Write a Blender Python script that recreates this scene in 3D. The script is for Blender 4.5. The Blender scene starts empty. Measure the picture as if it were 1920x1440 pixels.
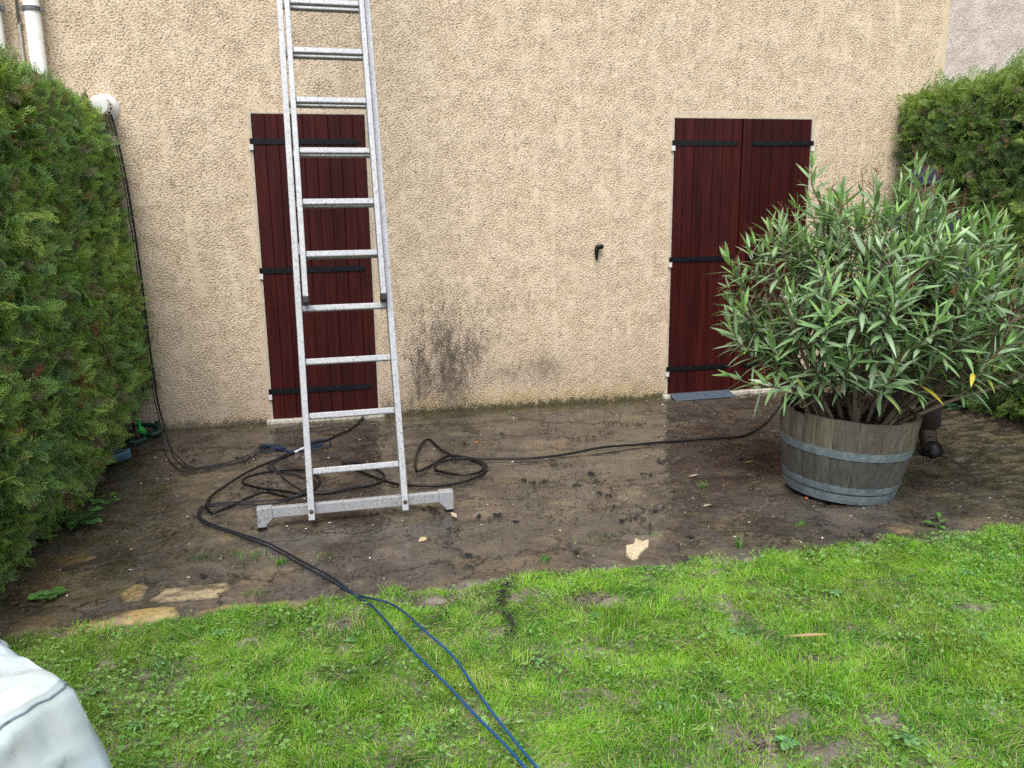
import bpy, math, random
import numpy as np
from mathutils import Vector, Matrix, noise as mnoise
from math import radians, sin, cos, pi

S = bpy.context.scene
COL = S.collection

# ------------------------------------------------------------------ camera, sky, sun, exposure
CAM = np.array([0.47139, -6.05044, 1.50705])
YAW, PITCH, ROLL, FPX = 0.21352, -0.21059, -0.01272, 1550.0
_cy, _sy, _cp, _sp = cos(YAW), sin(YAW), cos(PITCH), sin(PITCH)
FW = np.array([_sy * _cp, _cy * _cp, _sp])
_r = np.array([_cy, -_sy, 0.0])
_u = np.cross(_r, FW)
RT = cos(ROLL) * _r + sin(ROLL) * _u
UP = -sin(ROLL) * _r + cos(ROLL) * _u
cam_d = bpy.data.cameras.new("camera")
cam = bpy.data.objects.new("camera", cam_d)
COL.objects.link(cam)
cam.matrix_world = Matrix([[RT[i], UP[i], -FW[i], CAM[i]] for i in range(3)] + [[0, 0, 0, 1]])
cam_d.sensor_fit = 'HORIZONTAL'
cam_d.sensor_width = 36.0
cam_d.lens = FPX / 1920.0 * 36.0
cam_d.clip_start = 0.05
cam_d.clip_end = 500.0
S.camera = cam

SUN_EL, SUN_AZ = radians(58), radians(200)      # azimuth: compass direction the light comes from (0 = +y, clockwise)
world = bpy.data.worlds.new("World")
S.world = world
world.use_nodes = True
wn, wl = world.node_tree.nodes, world.node_tree.links
wn.clear()
w_out = wn.new("ShaderNodeOutputWorld")
w_bg = wn.new("ShaderNodeBackground")
w_hs = wn.new("ShaderNodeHueSaturation")
w_sky = wn.new("ShaderNodeTexSky")
w_sky.sky_type = 'NISHITA'
w_sky.sun_disc = False
w_sky.sun_elevation = SUN_EL
w_sky.sun_rotation = SUN_AZ
w_sky.dust_density = 3.0
w_hs.inputs['Saturation'].default_value = 0.55
w_bg.inputs['Strength'].default_value = 0.15
wl.new(w_sky.outputs[0], w_hs.inputs['Color'])
wl.new(w_hs.outputs[0], w_bg.inputs[0])
wl.new(w_bg.outputs[0], w_out.inputs[0])

sun_d = bpy.data.lights.new("sun", 'SUN')
sun_d.energy = 1.3
sun_d.angle = radians(30)
sun_d.color = (1.0, 0.97, 0.93)
sun = bpy.data.objects.new("sun", sun_d)
COL.objects.link(sun)
_sd = Vector((sin(SUN_AZ) * cos(SUN_EL), cos(SUN_AZ) * cos(SUN_EL), sin(SUN_EL)))
sun.rotation_euler = _sd.to_track_quat('Z', 'Y').to_euler()
sun.location = (0, -4, 8)

S.view_settings.view_transform = 'Standard'
S.view_settings.look = 'None'
S.view_settings.gamma = 1.0
S.view_settings.exposure = 0.78
S.view_settings.use_curve_mapping = False
S.cycles.max_bounces = 8
S.cycles.use_denoising = False

# ------------------------------------------------------------------ measuring helpers
def _ray(u, v):
    return FW + RT * (u - 960) / FPX - UP * (v - 720) / FPX
def G(u, v, z=0.0):
    """point at height z seen at photo position (u, v)"""
    q = _ray(u, v); return CAM + q * ((z - CAM[2]) / q[2])
def W(u, v, y=0.0):
    """point on the plane y (parallel to the house wall) seen at photo position (u, v)"""
    q = _ray(u, v); return CAM + q * ((y - CAM[1]) / q[1])

rng = np.random.default_rng(7)
random.seed(7)

# ------------------------------------------------------------------ object helpers
def tag(o, label=None, cat=None, group=None, kind=None):
    if label: o['label'] = label
    if cat: o['category'] = cat
    if group: o['group'] = group
    if kind: o['kind'] = kind
    return o

def empty(name, loc=(0, 0, 0), rz=0.0):
    o = bpy.data.objects.new(name, None)
    COL.objects.link(o)
    o.location = loc
    o.rotation_euler = (0, 0, rz)
    o.empty_display_size = 0.1
    return o

def np_mesh(name, V, F, mat=None, parent=None, col=None, smooth=False, attrs=None):
    """V (n,3); F one array (m,3|4) or a list of such arrays / lists"""
    V = np.asarray(V, np.float32).reshape(-1, 3)
    me = bpy.data.meshes.new(name)
    if isinstance(F, np.ndarray): F = [F]
    groups = []
    for f in F:
        f = np.asarray(f, np.int32)
        if f.size: groups.append(f)
    nl = sum(f.size for f in groups); npoly = sum(len(f) for f in groups)
    me.vertices.add(len(V)); me.vertices.foreach_set('co', V.ravel())
    me.loops.add(nl); me.loops.foreach_set('vertex_index', np.concatenate([f.ravel() for f in groups]))
    me.polygons.add(npoly)
    tot = np.concatenate([np.full(len(f), f.shape[1], np.int32) for f in groups])
    st = np.concatenate([[0], np.cumsum(tot)[:-1]]).astype(np.int32)
    me.polygons.foreach_set('loop_start', st)
    me.polygons.foreach_set('loop_total', tot)
    me.polygons.foreach_set('use_smooth', np.full(npoly, bool(smooth)))
    me.update(calc_edges=True)
    me.validate()
    if col is not None:
        c = np.asarray(col, np.float32)
        if c.shape[1] == 3: c = np.concatenate([c, np.ones((len(c), 1), np.float32)], 1)
        a = me.attributes.new('Col', 'FLOAT_COLOR', 'POINT'); a.data.foreach_set('color', c.ravel())
    for k, x in (attrs or {}).items():
        a = me.attributes.new(k, 'FLOAT', 'POINT'); a.data.foreach_set('value', np.asarray(x, np.float32).ravel())
    if mat: me.materials.append(mat)
    o = bpy.data.objects.new(name, me)
    COL.objects.link(o)
    if parent: o.parent = parent
    return o

class MB:
    """collects simple solids into one mesh"""
    def __init__(s): s.v = []; s.f3 = []; s.f4 = []; s.fn = []; s.c = []; s.n = 0
    def add(s, V, F, c=None):
        V = np.asarray(V, float).reshape(-1, 3)
        for f in F:
            f = [int(i) + s.n for i in f]
            (s.f3 if len(f) == 3 else s.f4 if len(f) == 4 else s.fn).append(f)
        s.v.append(V); s.c.append(np.tile(np.array(c if c is not None else (1, 1, 1), float), (len(V), 1))); s.n += len(V)
        return s
    def box(s, x0, x1, y0, y1, z0, z1, c=None):
        V = [(x, y, z) for x in (x0, x1) for y in (y0, y1) for z in (z0, z1)]
        return s.add(V, BOXF, c)
    def obox(s, ctr, ax, half, c=None):
        ax = [np.asarray(a, float) for a in ax]; ctr = np.asarray(ctr, float)
        V = [ctr + ax[0] * half[0] * i + ax[1] * half[1] * j + ax[2] * half[2] * k for i in (-1, 1) for j in (-1, 1) for k in (-1, 1)]
        return s.add(V, BOXF, c)
    def cyl(s, p0, p1, r0, r1=None, n=16, cap=True, c=None):
        p0 = np.asarray(p0, float); p1 = np.asarray(p1, float); r1 = r0 if r1 is None else r1
        d = (p1 - p0) / np.linalg.norm(p1 - p0)
        a = np.cross(d, (0, 0, 1) if abs(d[2]) < .9 else (1, 0, 0)); a /= np.linalg.norm(a); b = np.cross(d, a)
        t = np.arange(n) * 2 * pi / n
        ring = np.cos(t)[:, None] * a + np.sin(t)[:, None] * b
        V = np.concatenate([p0 + ring * r0, p1 + ring * r1])
        F = [(i, (i + 1) % n, n + (i + 1) % n, n + i) for i in range(n)]
        if cap: F += [tuple(range(n - 1, -1, -1)), tuple(range(n, 2 * n))]
        return s.add(V, F, c)
    def lathe(s, prof, n=24, c=None, o=(0, 0, 0), ax=None):
        """prof list of (r, h); ax = (e1, e2, axis)"""
        e1, e2, a = [np.asarray(q, float) for q in (ax or ((1, 0, 0), (0, 1, 0), (0, 0, 1)))]
        t = np.arange(n) * 2 * pi / n; ring = np.cos(t)[:, None] * e1 + np.sin(t)[:, None] * e2
        V = np.concatenate([np.asarray(o) + ring * r + a * h for r, h in prof])
        F = [(k * n + i, k * n + (i + 1) % n, (k + 1) * n + (i + 1) % n, (k + 1) * n + i) for k in range(len(prof) - 1) for i in range(n)]
        return s.add(V, F, c)
    def tube(s, pts, r, n=8, sub=6, c=None, smooth=True, cols=None):
        P = catmull(np.asarray(pts, float), sub) if smooth else np.asarray(pts, float)
        m = len(P); R = np.full(m, r) if np.isscalar(r) else np.interp(np.linspace(0, 1, m), np.linspace(0, 1, len(r)), r)
        T = np.gradient(P, axis=0); T /= np.linalg.norm(T, axis=1)[:, None] + 1e-12
        a = np.cross(T[0], (0, 0, 1) if abs(T[0][2]) < .9 else (1, 0, 0)); V = []
        t = np.arange(n) * 2 * pi / n
        for i in range(m):
            a = a - T[i] * (a @ T[i]); a /= np.linalg.norm(a) + 1e-12; b = np.cross(T[i], a)
            V.append(P[i] + R[i] * (np.cos(t)[:, None] * a + np.sin(t)[:, None] * b))
        F = [(k * n + i, k * n + (i + 1) % n, (k + 1) * n + (i + 1) % n, (k + 1) * n + i) for k in range(m - 1) for i in range(n)]
        F += [tuple(range(n - 1, -1, -1)), tuple(range((m - 1) * n, m * n))]
        s.add(np.concatenate(V), F, c)
        if cols is not None:
            cc = np.stack([np.interp(np.linspace(0, 1, m), np.linspace(0, 1, len(cols)), np.array(cols)[:, k]) for k in range(3)], 1)
            s.c[-1] = np.repeat(cc, n, 0)
        return s
    def build(s, name, mat, parent=None, smooth=False, bevel=0, seg=2):
        V = np.concatenate(s.v); F = []
        if s.f3: F.append(np.array(s.f3))
        if s.f4: F.append(np.array(s.f4))
        by = {}
        for f in s.fn: by.setdefault(len(f), []).append(f)
        F += [np.array(x) for x in by.values()]
        o = np_mesh(name, V, F, mat, parent, np.concatenate(s.c), smooth)
        if bevel:
            m = o.modifiers.new('bevel', 'BEVEL'); m.width = bevel; m.segments = seg; m.limit_method = 'ANGLE'; m.angle_limit = radians(40)
        return o
BOXF = [(0, 1, 3, 2), (4, 6, 7, 5), (0, 4, 5, 1), (2, 3, 7, 6), (0, 2, 6, 4), (1, 5, 7, 3)]

def catmull(P, sub=6):
    if len(P) < 3: return P
    Q = np.concatenate([[2 * P[0] - P[1]], P, [2 * P[-1] - P[-2]]]); out = []
    t = (np.arange(sub) / sub)[:, None]
    for i in range(1, len(Q) - 2):
        a, b, c, d = Q[i - 1], Q[i], Q[i + 1], Q[i + 2]
        out.append(.5 * ((2 * b) + (c - a) * t + (2 * a - 5 * b + 4 * c - d) * t ** 2 + (3 * b - a - 3 * c + d) * t ** 3))
    out.append(P[-1][None]); return np.concatenate(out)

def fnoise(shape, step, wx, wy, seed, width=.55):
    """band-passed noise on a grid (rows = y), wavelengths wx, wy in metres, unit deviation"""
    r = np.random.default_rng(seed); n = r.standard_normal(shape)
    fy = np.fft.fftfreq(shape[0], step)[:, None]; fx = np.fft.rfftfreq(shape[1], step)[None]
    k = np.sqrt((fx * wx) ** 2 + (fy * wy) ** 2) + 1e-9
    H = np.exp(-(np.log(k) ** 2) / (2 * width ** 2))
    o = np.fft.irfft2(np.fft.rfft2(n) * H, s=shape)
    return o / (o.std() + 1e-12)
def fbm(shape, step, w, seed, octs=4, ax=1.0):
    o = 0
    for i in range(octs): o = o + fnoise(shape, step, w * ax / 2 ** i, w / 2 ** i, seed + i) / 1.6 ** i
    return o / o.std()
def sstep(a, b, x):
    t = np.clip((x - a) / (b - a), 0, 1); return t * t * (3 - 2 * t)
def mix(a, b, t):
    t = np.asarray(t)[..., None]; return np.asarray(a) * (1 - t) + np.asarray(b) * t
def norm(v):
    v = np.asarray(v, float); return v / (np.linalg.norm(v, axis=-1, keepdims=True) + 1e-12)

# ------------------------------------------------------------------ materials
class NT:
    def __init__(s, name):
        s.m = bpy.data.materials.new(name); s.m.use_nodes = True
        s.t = s.m.node_tree; s.n = s.t.nodes; s.l = s.t.links
        s.b = s.n['Principled BSDF']
    def node(s, kind, **kw):
        x = s.n.new(kind)
        for k, v in kw.items():
            if k in x.inputs: s.set(x, k, v)
            else: setattr(x, k, v)
        return x
    def set(s, x, k, v):
        if hasattr(v, 'is_output') or isinstance(v, bpy.types.NodeSocket): s.l.new(v, x.inputs[k])
        else: x.inputs[k].default_value = v
    def coord(s, scale=(1, 1, 1)):
        c = s.node('ShaderNodeTexCoord'); mp = s.node('ShaderNodeMapping'); mp.inputs['Scale'].default_value = scale
        s.l.new(c.outputs['Object'], mp.inputs['Vector']); return mp.outputs[0]
    def noise(s, vec, scale, detail=4, rough=.6):
        x = s.node('ShaderNodeTexNoise', Scale=scale, Detail=detail, Roughness=rough); s.l.new(vec, x.inputs['Vector']); return x.outputs['Fac']
    def ramp(s, fac, a, b, ca=(0, 0, 0, 1), cb=(1, 1, 1, 1)):
        x = s.node('ShaderNodeValToRGB'); e = x.color_ramp.elements
        e[0].position = a; e[1].position = b; e[0].color = ca; e[1].color = cb
        s.l.new(fac, x.inputs[0]); return x.outputs[0]
    def mixc(s, fac, a, b, mode='MIX'):
        x = s.node('ShaderNodeMix', data_type='RGBA', blend_type=mode)
        for k, v in ((0, fac), (6, a), (7, b)):
            if isinstance(v, bpy.types.NodeSocket): s.l.new(v, x.inputs[k])
            else: x.inputs[k].default_value = v if not isinstance(v, tuple) or len(v) == 4 else (*v, 1)
        return x.outputs[2]
    def col(s):
        x = s.node('ShaderNodeAttribute'); x.attribute_name = 'Col'; return x.outputs['Color']
    def attr(s, k):
        x = s.node('ShaderNodeAttribute'); x.attribute_name = k; return x.outputs['Fac']
    def bump(s, h, strength=.3, dist=.01):
        x = s.node('ShaderNodeBump', Strength=strength, Distance=dist); s.l.new(h, x.inputs['Height'])
        s.l.new(x.outputs[0], s.b.inputs['Normal']); return x
    def p(s, **kw):
        for k, v in kw.items(): s.set(s.b, k.replace('_', ' '), v if not (isinstance(v, tuple) and len(v) == 3) else (*v, 1))
        return s

def M_simple(name, color, rough=.5, metal=0.0, var=.15, scale=30, bump=.1, spec=.5):
    t = NT(name); v = t.coord(); n = t.noise(v, scale)
    lo = tuple(c * (1 - var) for c in color); hi = tuple(min(1, c * (1 + var)) for c in color)
    t.p(Base_Color=t.mixc(t.ramp(n, .3, .7), lo, hi), Roughness=rough, Metallic=metal)
    t.b.inputs['Specular IOR Level'].default_value = spec
    if bump: t.bump(n, bump, .004)
    return t.m

def M_vcol(name, rough=.6, noise_amt=.25, scale=60, bump=.2, spec=.4, dist=.003, sub=0.0):
    """colour carried by the mesh, broken up by fine noise"""
    t = NT(name); v = t.coord(); n = t.noise(v, scale, 5, .65)
    k = t.ramp(n, .25, .75, (1 - noise_amt,) * 3 + (1,), (1 + noise_amt,) * 3 + (1,))
    t.p(Base_Color=t.mixc(1.0, t.col(), k, 'MULTIPLY'), Roughness=rough)
    t.b.inputs['Specular IOR Level'].default_value = spec
    if bump: t.bump(n, bump, dist)
    return t.m

def M_leaf(name, rough=.45, trans=.35, spec=.5):
    """thin leaf: colour from the mesh, some light passes through"""
    t = NT(name); c = t.col()
    t.p(Base_Color=c, Roughness=rough); t.b.inputs['Specular IOR Level'].default_value = spec
    tr = t.node('ShaderNodeBsdfTranslucent'); t.l.new(t.mixc(1.0, c, (1.25, 1.3, .7), 'MULTIPLY'), tr.inputs['Color'])
    mx = t.node('ShaderNodeMixShader'); mx.inputs[0].default_value = trans
    out = [x for x in t.n if x.type == 'OUTPUT_MATERIAL'][0]
    t.l.new(t.b.outputs[0], mx.inputs[1]); t.l.new(tr.outputs[0], mx.inputs[2]); t.l.new(mx.outputs[0], out.inputs[0])
    return t.m

MAT = {}
MAT['render'] = M_vcol('roughcast_render', .9, .07, 90, .15, .2, .002)
MAT['leaf'] = M_leaf('hedge_leaf', .42, .40, .5)
MAT['grass'] = M_leaf('grass_blade', .45, .35, .35)
MAT['oleander'] = M_leaf('oleander_leaf', .36, .16, .6)
MAT['bark'] = M_vcol('bark', .85, .35, 120, .5)
MAT['soil'] = M_vcol('soil', .95, .5, 160, .8, .2, .01)
MAT['debris'] = M_vcol('debris', .8, .3, 200, .4)
MAT['white_pvc'] = M_simple('white_pvc', (.70, .69, .65), .4, 0, .10, 9, .02)
MAT['grey_metal'] = M_simple('grey_metal', (.16, .17, .18), .45, .6, .3, 60)
MAT['black_iron'] = M_simple('black_iron', (.006, .007, .010), .40, .0, .4, 60, .25, .25)
MAT['cream'] = M_simple('cream_trim', (.66, .62, .52), .75, 0, .2, 40, .2)
MAT['rubber'] = M_simple('black_rubber', (.008, .008, .009), .4, 0, .4, 50, .1, .35)
MAT['dark'] = M_simple('dark_inside', (.01, .01, .01), .9)

def m_wood_red():
    t = NT('mahogany_stain'); v = t.coord((38, 38, 1.6)); g = t.noise(v, 1.0, 6, .65)
    v2 = t.coord((3, 3, 1.2)); b = t.noise(v2, 1.4, 4)
    c = t.mixc(t.ramp(g, .3, .72), (.020, .0034, .0034), (.068, .0110, .0092))
    c = t.mixc(t.ramp(b, .45, .8), c, (.026, .0045, .0055))
    c = t.mixc(1.0, c, t.col(), 'MULTIPLY')
    d = t.node('ShaderNodeTexVoronoi', Scale=95.0); t.l.new(t.coord((1, 1, .8)), d.inputs['Vector'])
    drop = t.ramp(d.outputs['Distance'], .10, .22, (1, 1, 1, 1), (0, 0, 0, 1))
    sel = t.noise(t.coord(), 22, 2); sel = t.ramp(sel, .56, .66)
    dm = t.node('ShaderNodeMath', operation='MULTIPLY'); t.l.new(drop, dm.inputs[0]); t.l.new(sel, dm.inputs[1])
    t.p(Base_Color=c, Roughness=t.ramp(b, .3, .7, (.34,) * 3 + (1,), (.52,) * 3 + (1,)))
    t.b.inputs['Specular IOR Level'].default_value = .16
    ad = t.node('ShaderNodeMath', operation='ADD'); t.l.new(g, ad.inputs[0]); t.l.new(dm.outputs[0], ad.inputs[1])
    t.bump(ad.outputs[0], .22, .002)
    return t.m
MAT['red_wood'] = m_wood_red()

def m_alu():
    t = NT('weathered_aluminium'); v = t.coord((1, 1, 1)); n = t.noise(v, 75, 5, .75); w = t.noise(v, 12, 5, .7)
    c = t.mixc(t.ramp(n, .32, .50), (.14, .135, .13), (.43, .44, .45))
    c = t.mixc(t.ramp(w, .45, .65), c, (.36, .37, .39))
    v3 = t.noise(v, 170, 3, .8); c = t.mixc(t.ramp(v3, .62, .70), c, (.12, .10, .09))
    t.p(Base_Color=c, Roughness=.5, Metallic=.25); t.bump(n, .12, .002)
    return t.m
MAT['alu'] = m_alu()

def m_barrel():
    t = NT('weathered_oak'); g = t.noise(t.coord((70, 70, 5)), 1.0, 6, .7); b = t.noise(t.coord((6, 6, 3)), 1.0, 4)
    c = t.mixc(t.ramp(g, .28, .72), (.045, .036, .028), (.20, .18, .145))
    c = t.mixc(t.ramp(b, .4, .75), c, (.085, .072, .062))
    c = t.mixc(1.0, c, t.col(), 'MULTIPLY')
    t.p(Base_Color=c, Roughness=.75); t.bump(g, .55, .004); return t.m
MAT['oak'] = m_barrel()

def m_galv():
    t = NT('galvanised_hoop'); n = t.noise(t.coord(), 28, 5, .7); f = t.noise(t.coord((9, 9, 60)), 2, 4)
    c = t.mixc(t.ramp(n, .3, .7), (.085, .115, .13), (.20, .25, .27)); c = t.mixc(t.ramp(f, .58, .75), c, (.33, .37, .38))
    t.p(Base_Color=c, Roughness=.55, Metallic=.15); t.bump(n, .25, .002); return t.m
MAT['galv'] = m_galv()

def m_patio():
    t = NT('wet_flagstone'); v = t.coord(); f = t.noise(v, 55, 6, .7); ff = t.noise(v, 240, 3, .7)
    k = t.ramp(f, .28, .72, (.62,) * 3 + (1,), (1.4,) * 3 + (1,))
    c = t.mixc(1.0, t.col(), k, 'MULTIPLY')
    c = t.mixc(t.ramp(ff, .54, .66), c, t.mixc(1.0, c, (.48, .48, .48), 'MULTIPLY')); g2 = t.noise(t.coord((1.3, 1, 1)), 170, 4, .7); c = t.mixc(t.ramp(g2, .60, .70), c, (.20, .165, .12))
    w = t.attr('wet'); rr = t.node('ShaderNodeMapRange'); t.l.new(w, rr.inputs[0])
    rr.inputs['To Min'].default_value = .50; rr.inputs['To Max'].default_value = .07
    t.p(Base_Color=c, Roughness=rr.outputs[0]); t.b.inputs['Specular IOR Level'].default_value = .5
    ad = t.node('ShaderNodeMath', operation='ADD'); t.l.new(f, ad.inputs[0]); t.l.new(ff, ad.inputs[1])
    bp = t.bump(ad.outputs[0], .3, .004)
    sr = t.node('ShaderNodeMapRange'); t.l.new(w, sr.inputs[0]); sr.inputs['To Min'].default_value = .32; sr.inputs['To Max'].default_value = .02
    t.l.new(sr.outputs[0], bp.inputs['Strength'])
    return t.m
MAT['patio'] = m_patio()

# ================================================================== SETTING: lawn, soil, patio
EDGE = -2.93                                     # the patio meets the lawn here
def build_lawn():
    step = .03; x0, x1, y0, y1 = -2.4, 6.6, -6.2, -2.80
    nx, ny = int((x1 - x0) / step) + 1, int((y1 - y0) / step) + 1
    X, Y = np.meshgrid(x0 + np.arange(nx) * step, y0 + np.arange(ny) * step)
    Z = -.012 + .006 * fbm((ny, nx), step, .4, 11) ; Z = np.where(Y > -2.95, -.02, Z)
    c = mix((.18, .155, .125), (.28, .245, .205), sstep(-1, 1, fbm((ny, nx), step, .25, 15)))
    V = np.stack([X, Y, Z], -1).reshape(-1, 3); i = np.arange((ny - 1) * (nx - 1)); r, q = i // (nx - 1), i % (nx - 1)
    F = np.stack([r * nx + q, r * nx + q + 1, (r + 1) * nx + q + 1, (r + 1) * nx + q], 1)
    n = len(V); B = 90.0
    big = np.array([(-B, -B, -.05), (B, -B, -.05), (B, B, -.05), (-B, B, -.05)])
    V = np.concatenate([V, big]); F = np.concatenate([F, [[n, n + 1, n + 2, n + 3]]])
    c = np.concatenate([c.reshape(-1, 3), np.tile((.05, .07, .03), (4, 1))])
    o = np_mesh('lawn', V, F, MAT['soil'], None, c, True); tag(o, kind='structure')
build_lawn()

def build_patio():
    step = .008; x0, x1, y0, y1 = -1.25, 5.6, -3.02, .0
    nx, ny = int((x1 - x0) / step) + 1, int((y1 - y0) / step) + 1; sh = (ny, nx)
    X, Y = np.meshgrid(x0 + np.arange(nx) * step, y0 + np.arange(ny) * step)
    wx = .035 * fbm(sh, step, .35, 21); wy = .035 * fbm(sh, step, .35, 31)
    r = np.random.default_rng(5); seeds = []
    for gx in np.arange(x0 - .3, x1 + .3, .46):
        for gy in np.arange(y0 - .3, y1 + .3, .40): seeds.append((gx + r.uniform(-.19, .19), gy + r.uniform(-.16, .16)))
    seeds = np.array(seeds); P = np.stack([X + wx, Y + wy], -1).reshape(-1, 2)
    d1 = np.full(len(P), 9.); d2 = np.full(len(P), 9.); idx = np.zeros(len(P), int)
    for k, s_ in enumerate(seeds):
        d = np.hypot(P[:, 0] - s_[0], (P[:, 1] - s_[1]) * 1.15); m = d < d1
        d2 = np.where(m, d1, np.minimum(d2, d)); idx = np.where(m, k, idx); d1 = np.where(m, d, d1)
    edge = (d2 - d1).reshape(sh); idx = idx.reshape(sh)
    joint = 1 - sstep(.010, .030, edge + .006 * fbm(sh, step, .05, 41))
    rough = fbm(sh, step, .30, 45, 5, 1.8); fine = fnoise(sh, step, .06, .035, 50)
    hs = r.normal(0, .0022, len(seeds))[idx]
    right = sstep(3.5, 4.2, X + .15 * wx / .035)                           # the bare rough slabs by the right hedge
    rel = fnoise(sh, step, .30, .10, 52)
    H = hs + .0012 * rough + .0003 * fine - .0045 * joint + right * (.006 * rel) 
    # dirt, mud and moss lying on the stones
    left = 1 - sstep(-.55, -.15, X + .12 * rough)
    nearlawn = sstep(EDGE + .42, EDGE + .05, Y + .05 * rough)
    mud = np.clip(sstep(-1.4, .5, fbm(sh, step, .8, 60) + .6 - 1.5 * nearlawn * left - .4 * nearlawn), 0, 1)
    ochre = fbm(sh, step, .22, 70, 5, 2.2)
    ston = np.stack([*(lambda q: (q, q * r.uniform(.74, .82, len(seeds)), q * r.uniform(.42, .58, len(seeds))))(r.uniform(.14, .22, len(seeds)))], 1)
    sc = ston[idx] * (1 + .25 * np.clip(rough, -1.5, 1.5))[..., None]
    brown = mix((.047, .041, .036), (.086, .076, .067), sstep(-1.2, 1.2, fbm(sh, step, .5, 80)))
    red = sstep(.3, 1.5, fbm(sh, step, .9, 90)); brown = mix(brown, (.050, .036, .030), .3 * red)
    c = mix(sc, brown, .47 + .45 * mud)
    c = mix(c, (.13, .10, .055), .45 * sstep(.7, 1.7, ochre) * (1 - right))
    c = mix(c, (.030, .028, .016), .8 * right * sstep(-.6, .6, -rel)); c = mix(c, (.105, .090, .048), .65 * right * sstep(-.1, 1.0, rel + .3 * fine))
    jm = joint * (1 - .35 * mud * (1 - nearlawn)); c = mix(c, (.020, .019, .016), .95 * jm)
    # green algae along the wall foot and at the left
    alg = np.maximum(sstep(-.22, -.03, Y + .04 * rough), .55 * left * sstep(.0, 1.2, fbm(sh, step, .5, 95)))
    c = mix(c, (.060, .056, .018), .75 * alg)
    # clean ochre slabs along the lawn edge at the left
    poly = lambda pts: np.array([G(*q)[:2] for q in pts])
    def inside(pg):
        r_ = np.zeros(sh, bool); n = len(pg)
        for i in range(n):
            (ax, ay), (bx, by) = pg[i], pg[(i + 1) % n]
            cnd = ((ay > Y) != (by > Y)) & (X + .25 * wx < (bx - ax) * (Y - ay) / (by - ay + 1e-9) + ax); r_ ^= cnd
        return r_
    for pts, cc, f in (([(278, 1126), (300, 1104), (425, 1091), (437, 1102), (405, 1122), (300, 1131)], (.42, .34, .20), .97),
                       ([(120, 1180), (190, 1150), (330, 1135), (345, 1160), (230, 1178), (140, 1190)], (.40, .29, .115), .9),
                       ([(350, 1150), (420, 1133), (600, 1120), (640, 1138), (500, 1150), (380, 1160)], (.34, .24, .10), .7),
                       ([(225, 1110), (250, 1092), (280, 1100), (262, 1125), (228, 1128)], (.32, .24, .11), .75),
                       ([(30, 1100), (85, 1060), (130, 1072), (110, 1110), (60, 1130)], (.16, .12, .06), .7),
                       ([(85, 1045), (160, 1030), (180, 1045), (120, 1062)], (.17, .12, .045), .7),
                       ([(60, 1150), (110, 1160), (90, 1190), (10, 1205), (0, 1180)], (.15, .11, .05), .7),
                       ([(1660, 985), (1720, 992), (1715, 1000), (1670, 1000)], (.24, .17, .09), .8)):
        m = inside(poly(pts)); mb = m.astype(float)
        for _ in range(3): mb = (mb + np.roll(mb, 1, 0) + np.roll(mb, -1, 0) + np.roll(mb, 1, 1) + np.roll(mb, -1, 1)) / 5
        rimm = np.clip(4 * mb * (1 - mb), 0, 1); H = H + .007 * mb * f - .004 * rimm; c = mix(c, (.035, .034, .028), .75 * rimm * (f > .8)); mf = m * (1 - .6 * rimm)
        k = f * mf * np.clip(.75 + .35 * ochre, .15, 1)
        c = mix(c, cc, k); mud = mud * (1 - .8 * m)
    # bands of spilled moss crumbs
    cr = sstep(1.2, 2.2, fnoise(sh, step, .05, .03, 99) + .5 * fbm(sh, step, .6, 101)); c = mix(c, (.016, .014, .011), .7 * cr)
    wet = np.clip(.76 + .18 * fbm(sh, step, .5, 110) + .12 * mud - .5 * nearlawn - .30 * right - .3 * joint, 0, 1)
    def disc(u, v, rx, ry):
        p = G(u, v); return np.clip(1 - ((X - p[0]) / rx) ** 2 - ((Y - p[1]) / ry) ** 2, 0, 1)
    pud = sstep(.0, .5, np.maximum.reduce([disc(330, 920, .35, .28), disc(1350, 860, .55, .5), disc(640, 840, .4, .35), disc(1180, 860, .5, .35)]) + .12 * rough)
    wet = np.maximum(wet, .96 * pud); H = H * (1 - .75 * pud)
    ye = EDGE + .03 * np.interp(np.arange(nx), np.arange(0, nx, 12), r.normal(0, 1, len(range(0, nx, 12))))
    H = H - .03 * sstep(0, .06, ye[None] - Y)
    V = np.stack([X, Y, H], -1).reshape(-1, 3); i = np.arange((ny - 1) * (nx - 1)); rr, q = i // (nx - 1), i % (nx - 1)
    F = np.stack([rr * nx + q, rr * nx + q + 1, (rr + 1) * nx + q + 1, (rr + 1) * nx + q], 1)
    o = np_mesh('patio', V, F, MAT['patio'], None, np.clip(c, .004, 1).reshape(-1, 3), True, {'wet': wet}); tag(o, kind='structure')
build_patio()

def soil_strip(name, x0, x1, y0, y1, seed):
    step = .02; nx, ny = int((x1 - x0) / step) + 1, int((y1 - y0) / step) + 1
    X, Y = np.meshgrid(x0 + np.arange(nx) * step, y0 + np.arange(ny) * step); sh = (ny, nx)
    b = np.minimum(np.minimum(X - x0, x1 - X), np.minimum(Y - y0, y1 - Y))
    Z = -.02 + .045 * sstep(0, .14, b + .02 * fbm(sh, step, .1, seed)) + .008 * fbm(sh, step, .06, seed + 5)
    c = mix((.016, .012, .009), (.055, .036, .022), sstep(-.6, 1.6, fbm(sh, step, .08, seed + 9)))
    V = np.stack([X, Y, Z], -1).reshape(-1, 3); i = np.arange((ny - 1) * (nx - 1)); r, q = i // (nx - 1), i % (nx - 1)
    F = np.stack([r * nx + q, r * nx + q + 1, (r + 1) * nx + q + 1, (r + 1) * nx + q], 1)
    tag(np_mesh(name, V, F, MAT['soil'], None, c.reshape(-1, 3), True), kind='structure')
soil_strip('soil', -1.9, -.93, -3.6, -.02, 200)
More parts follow.
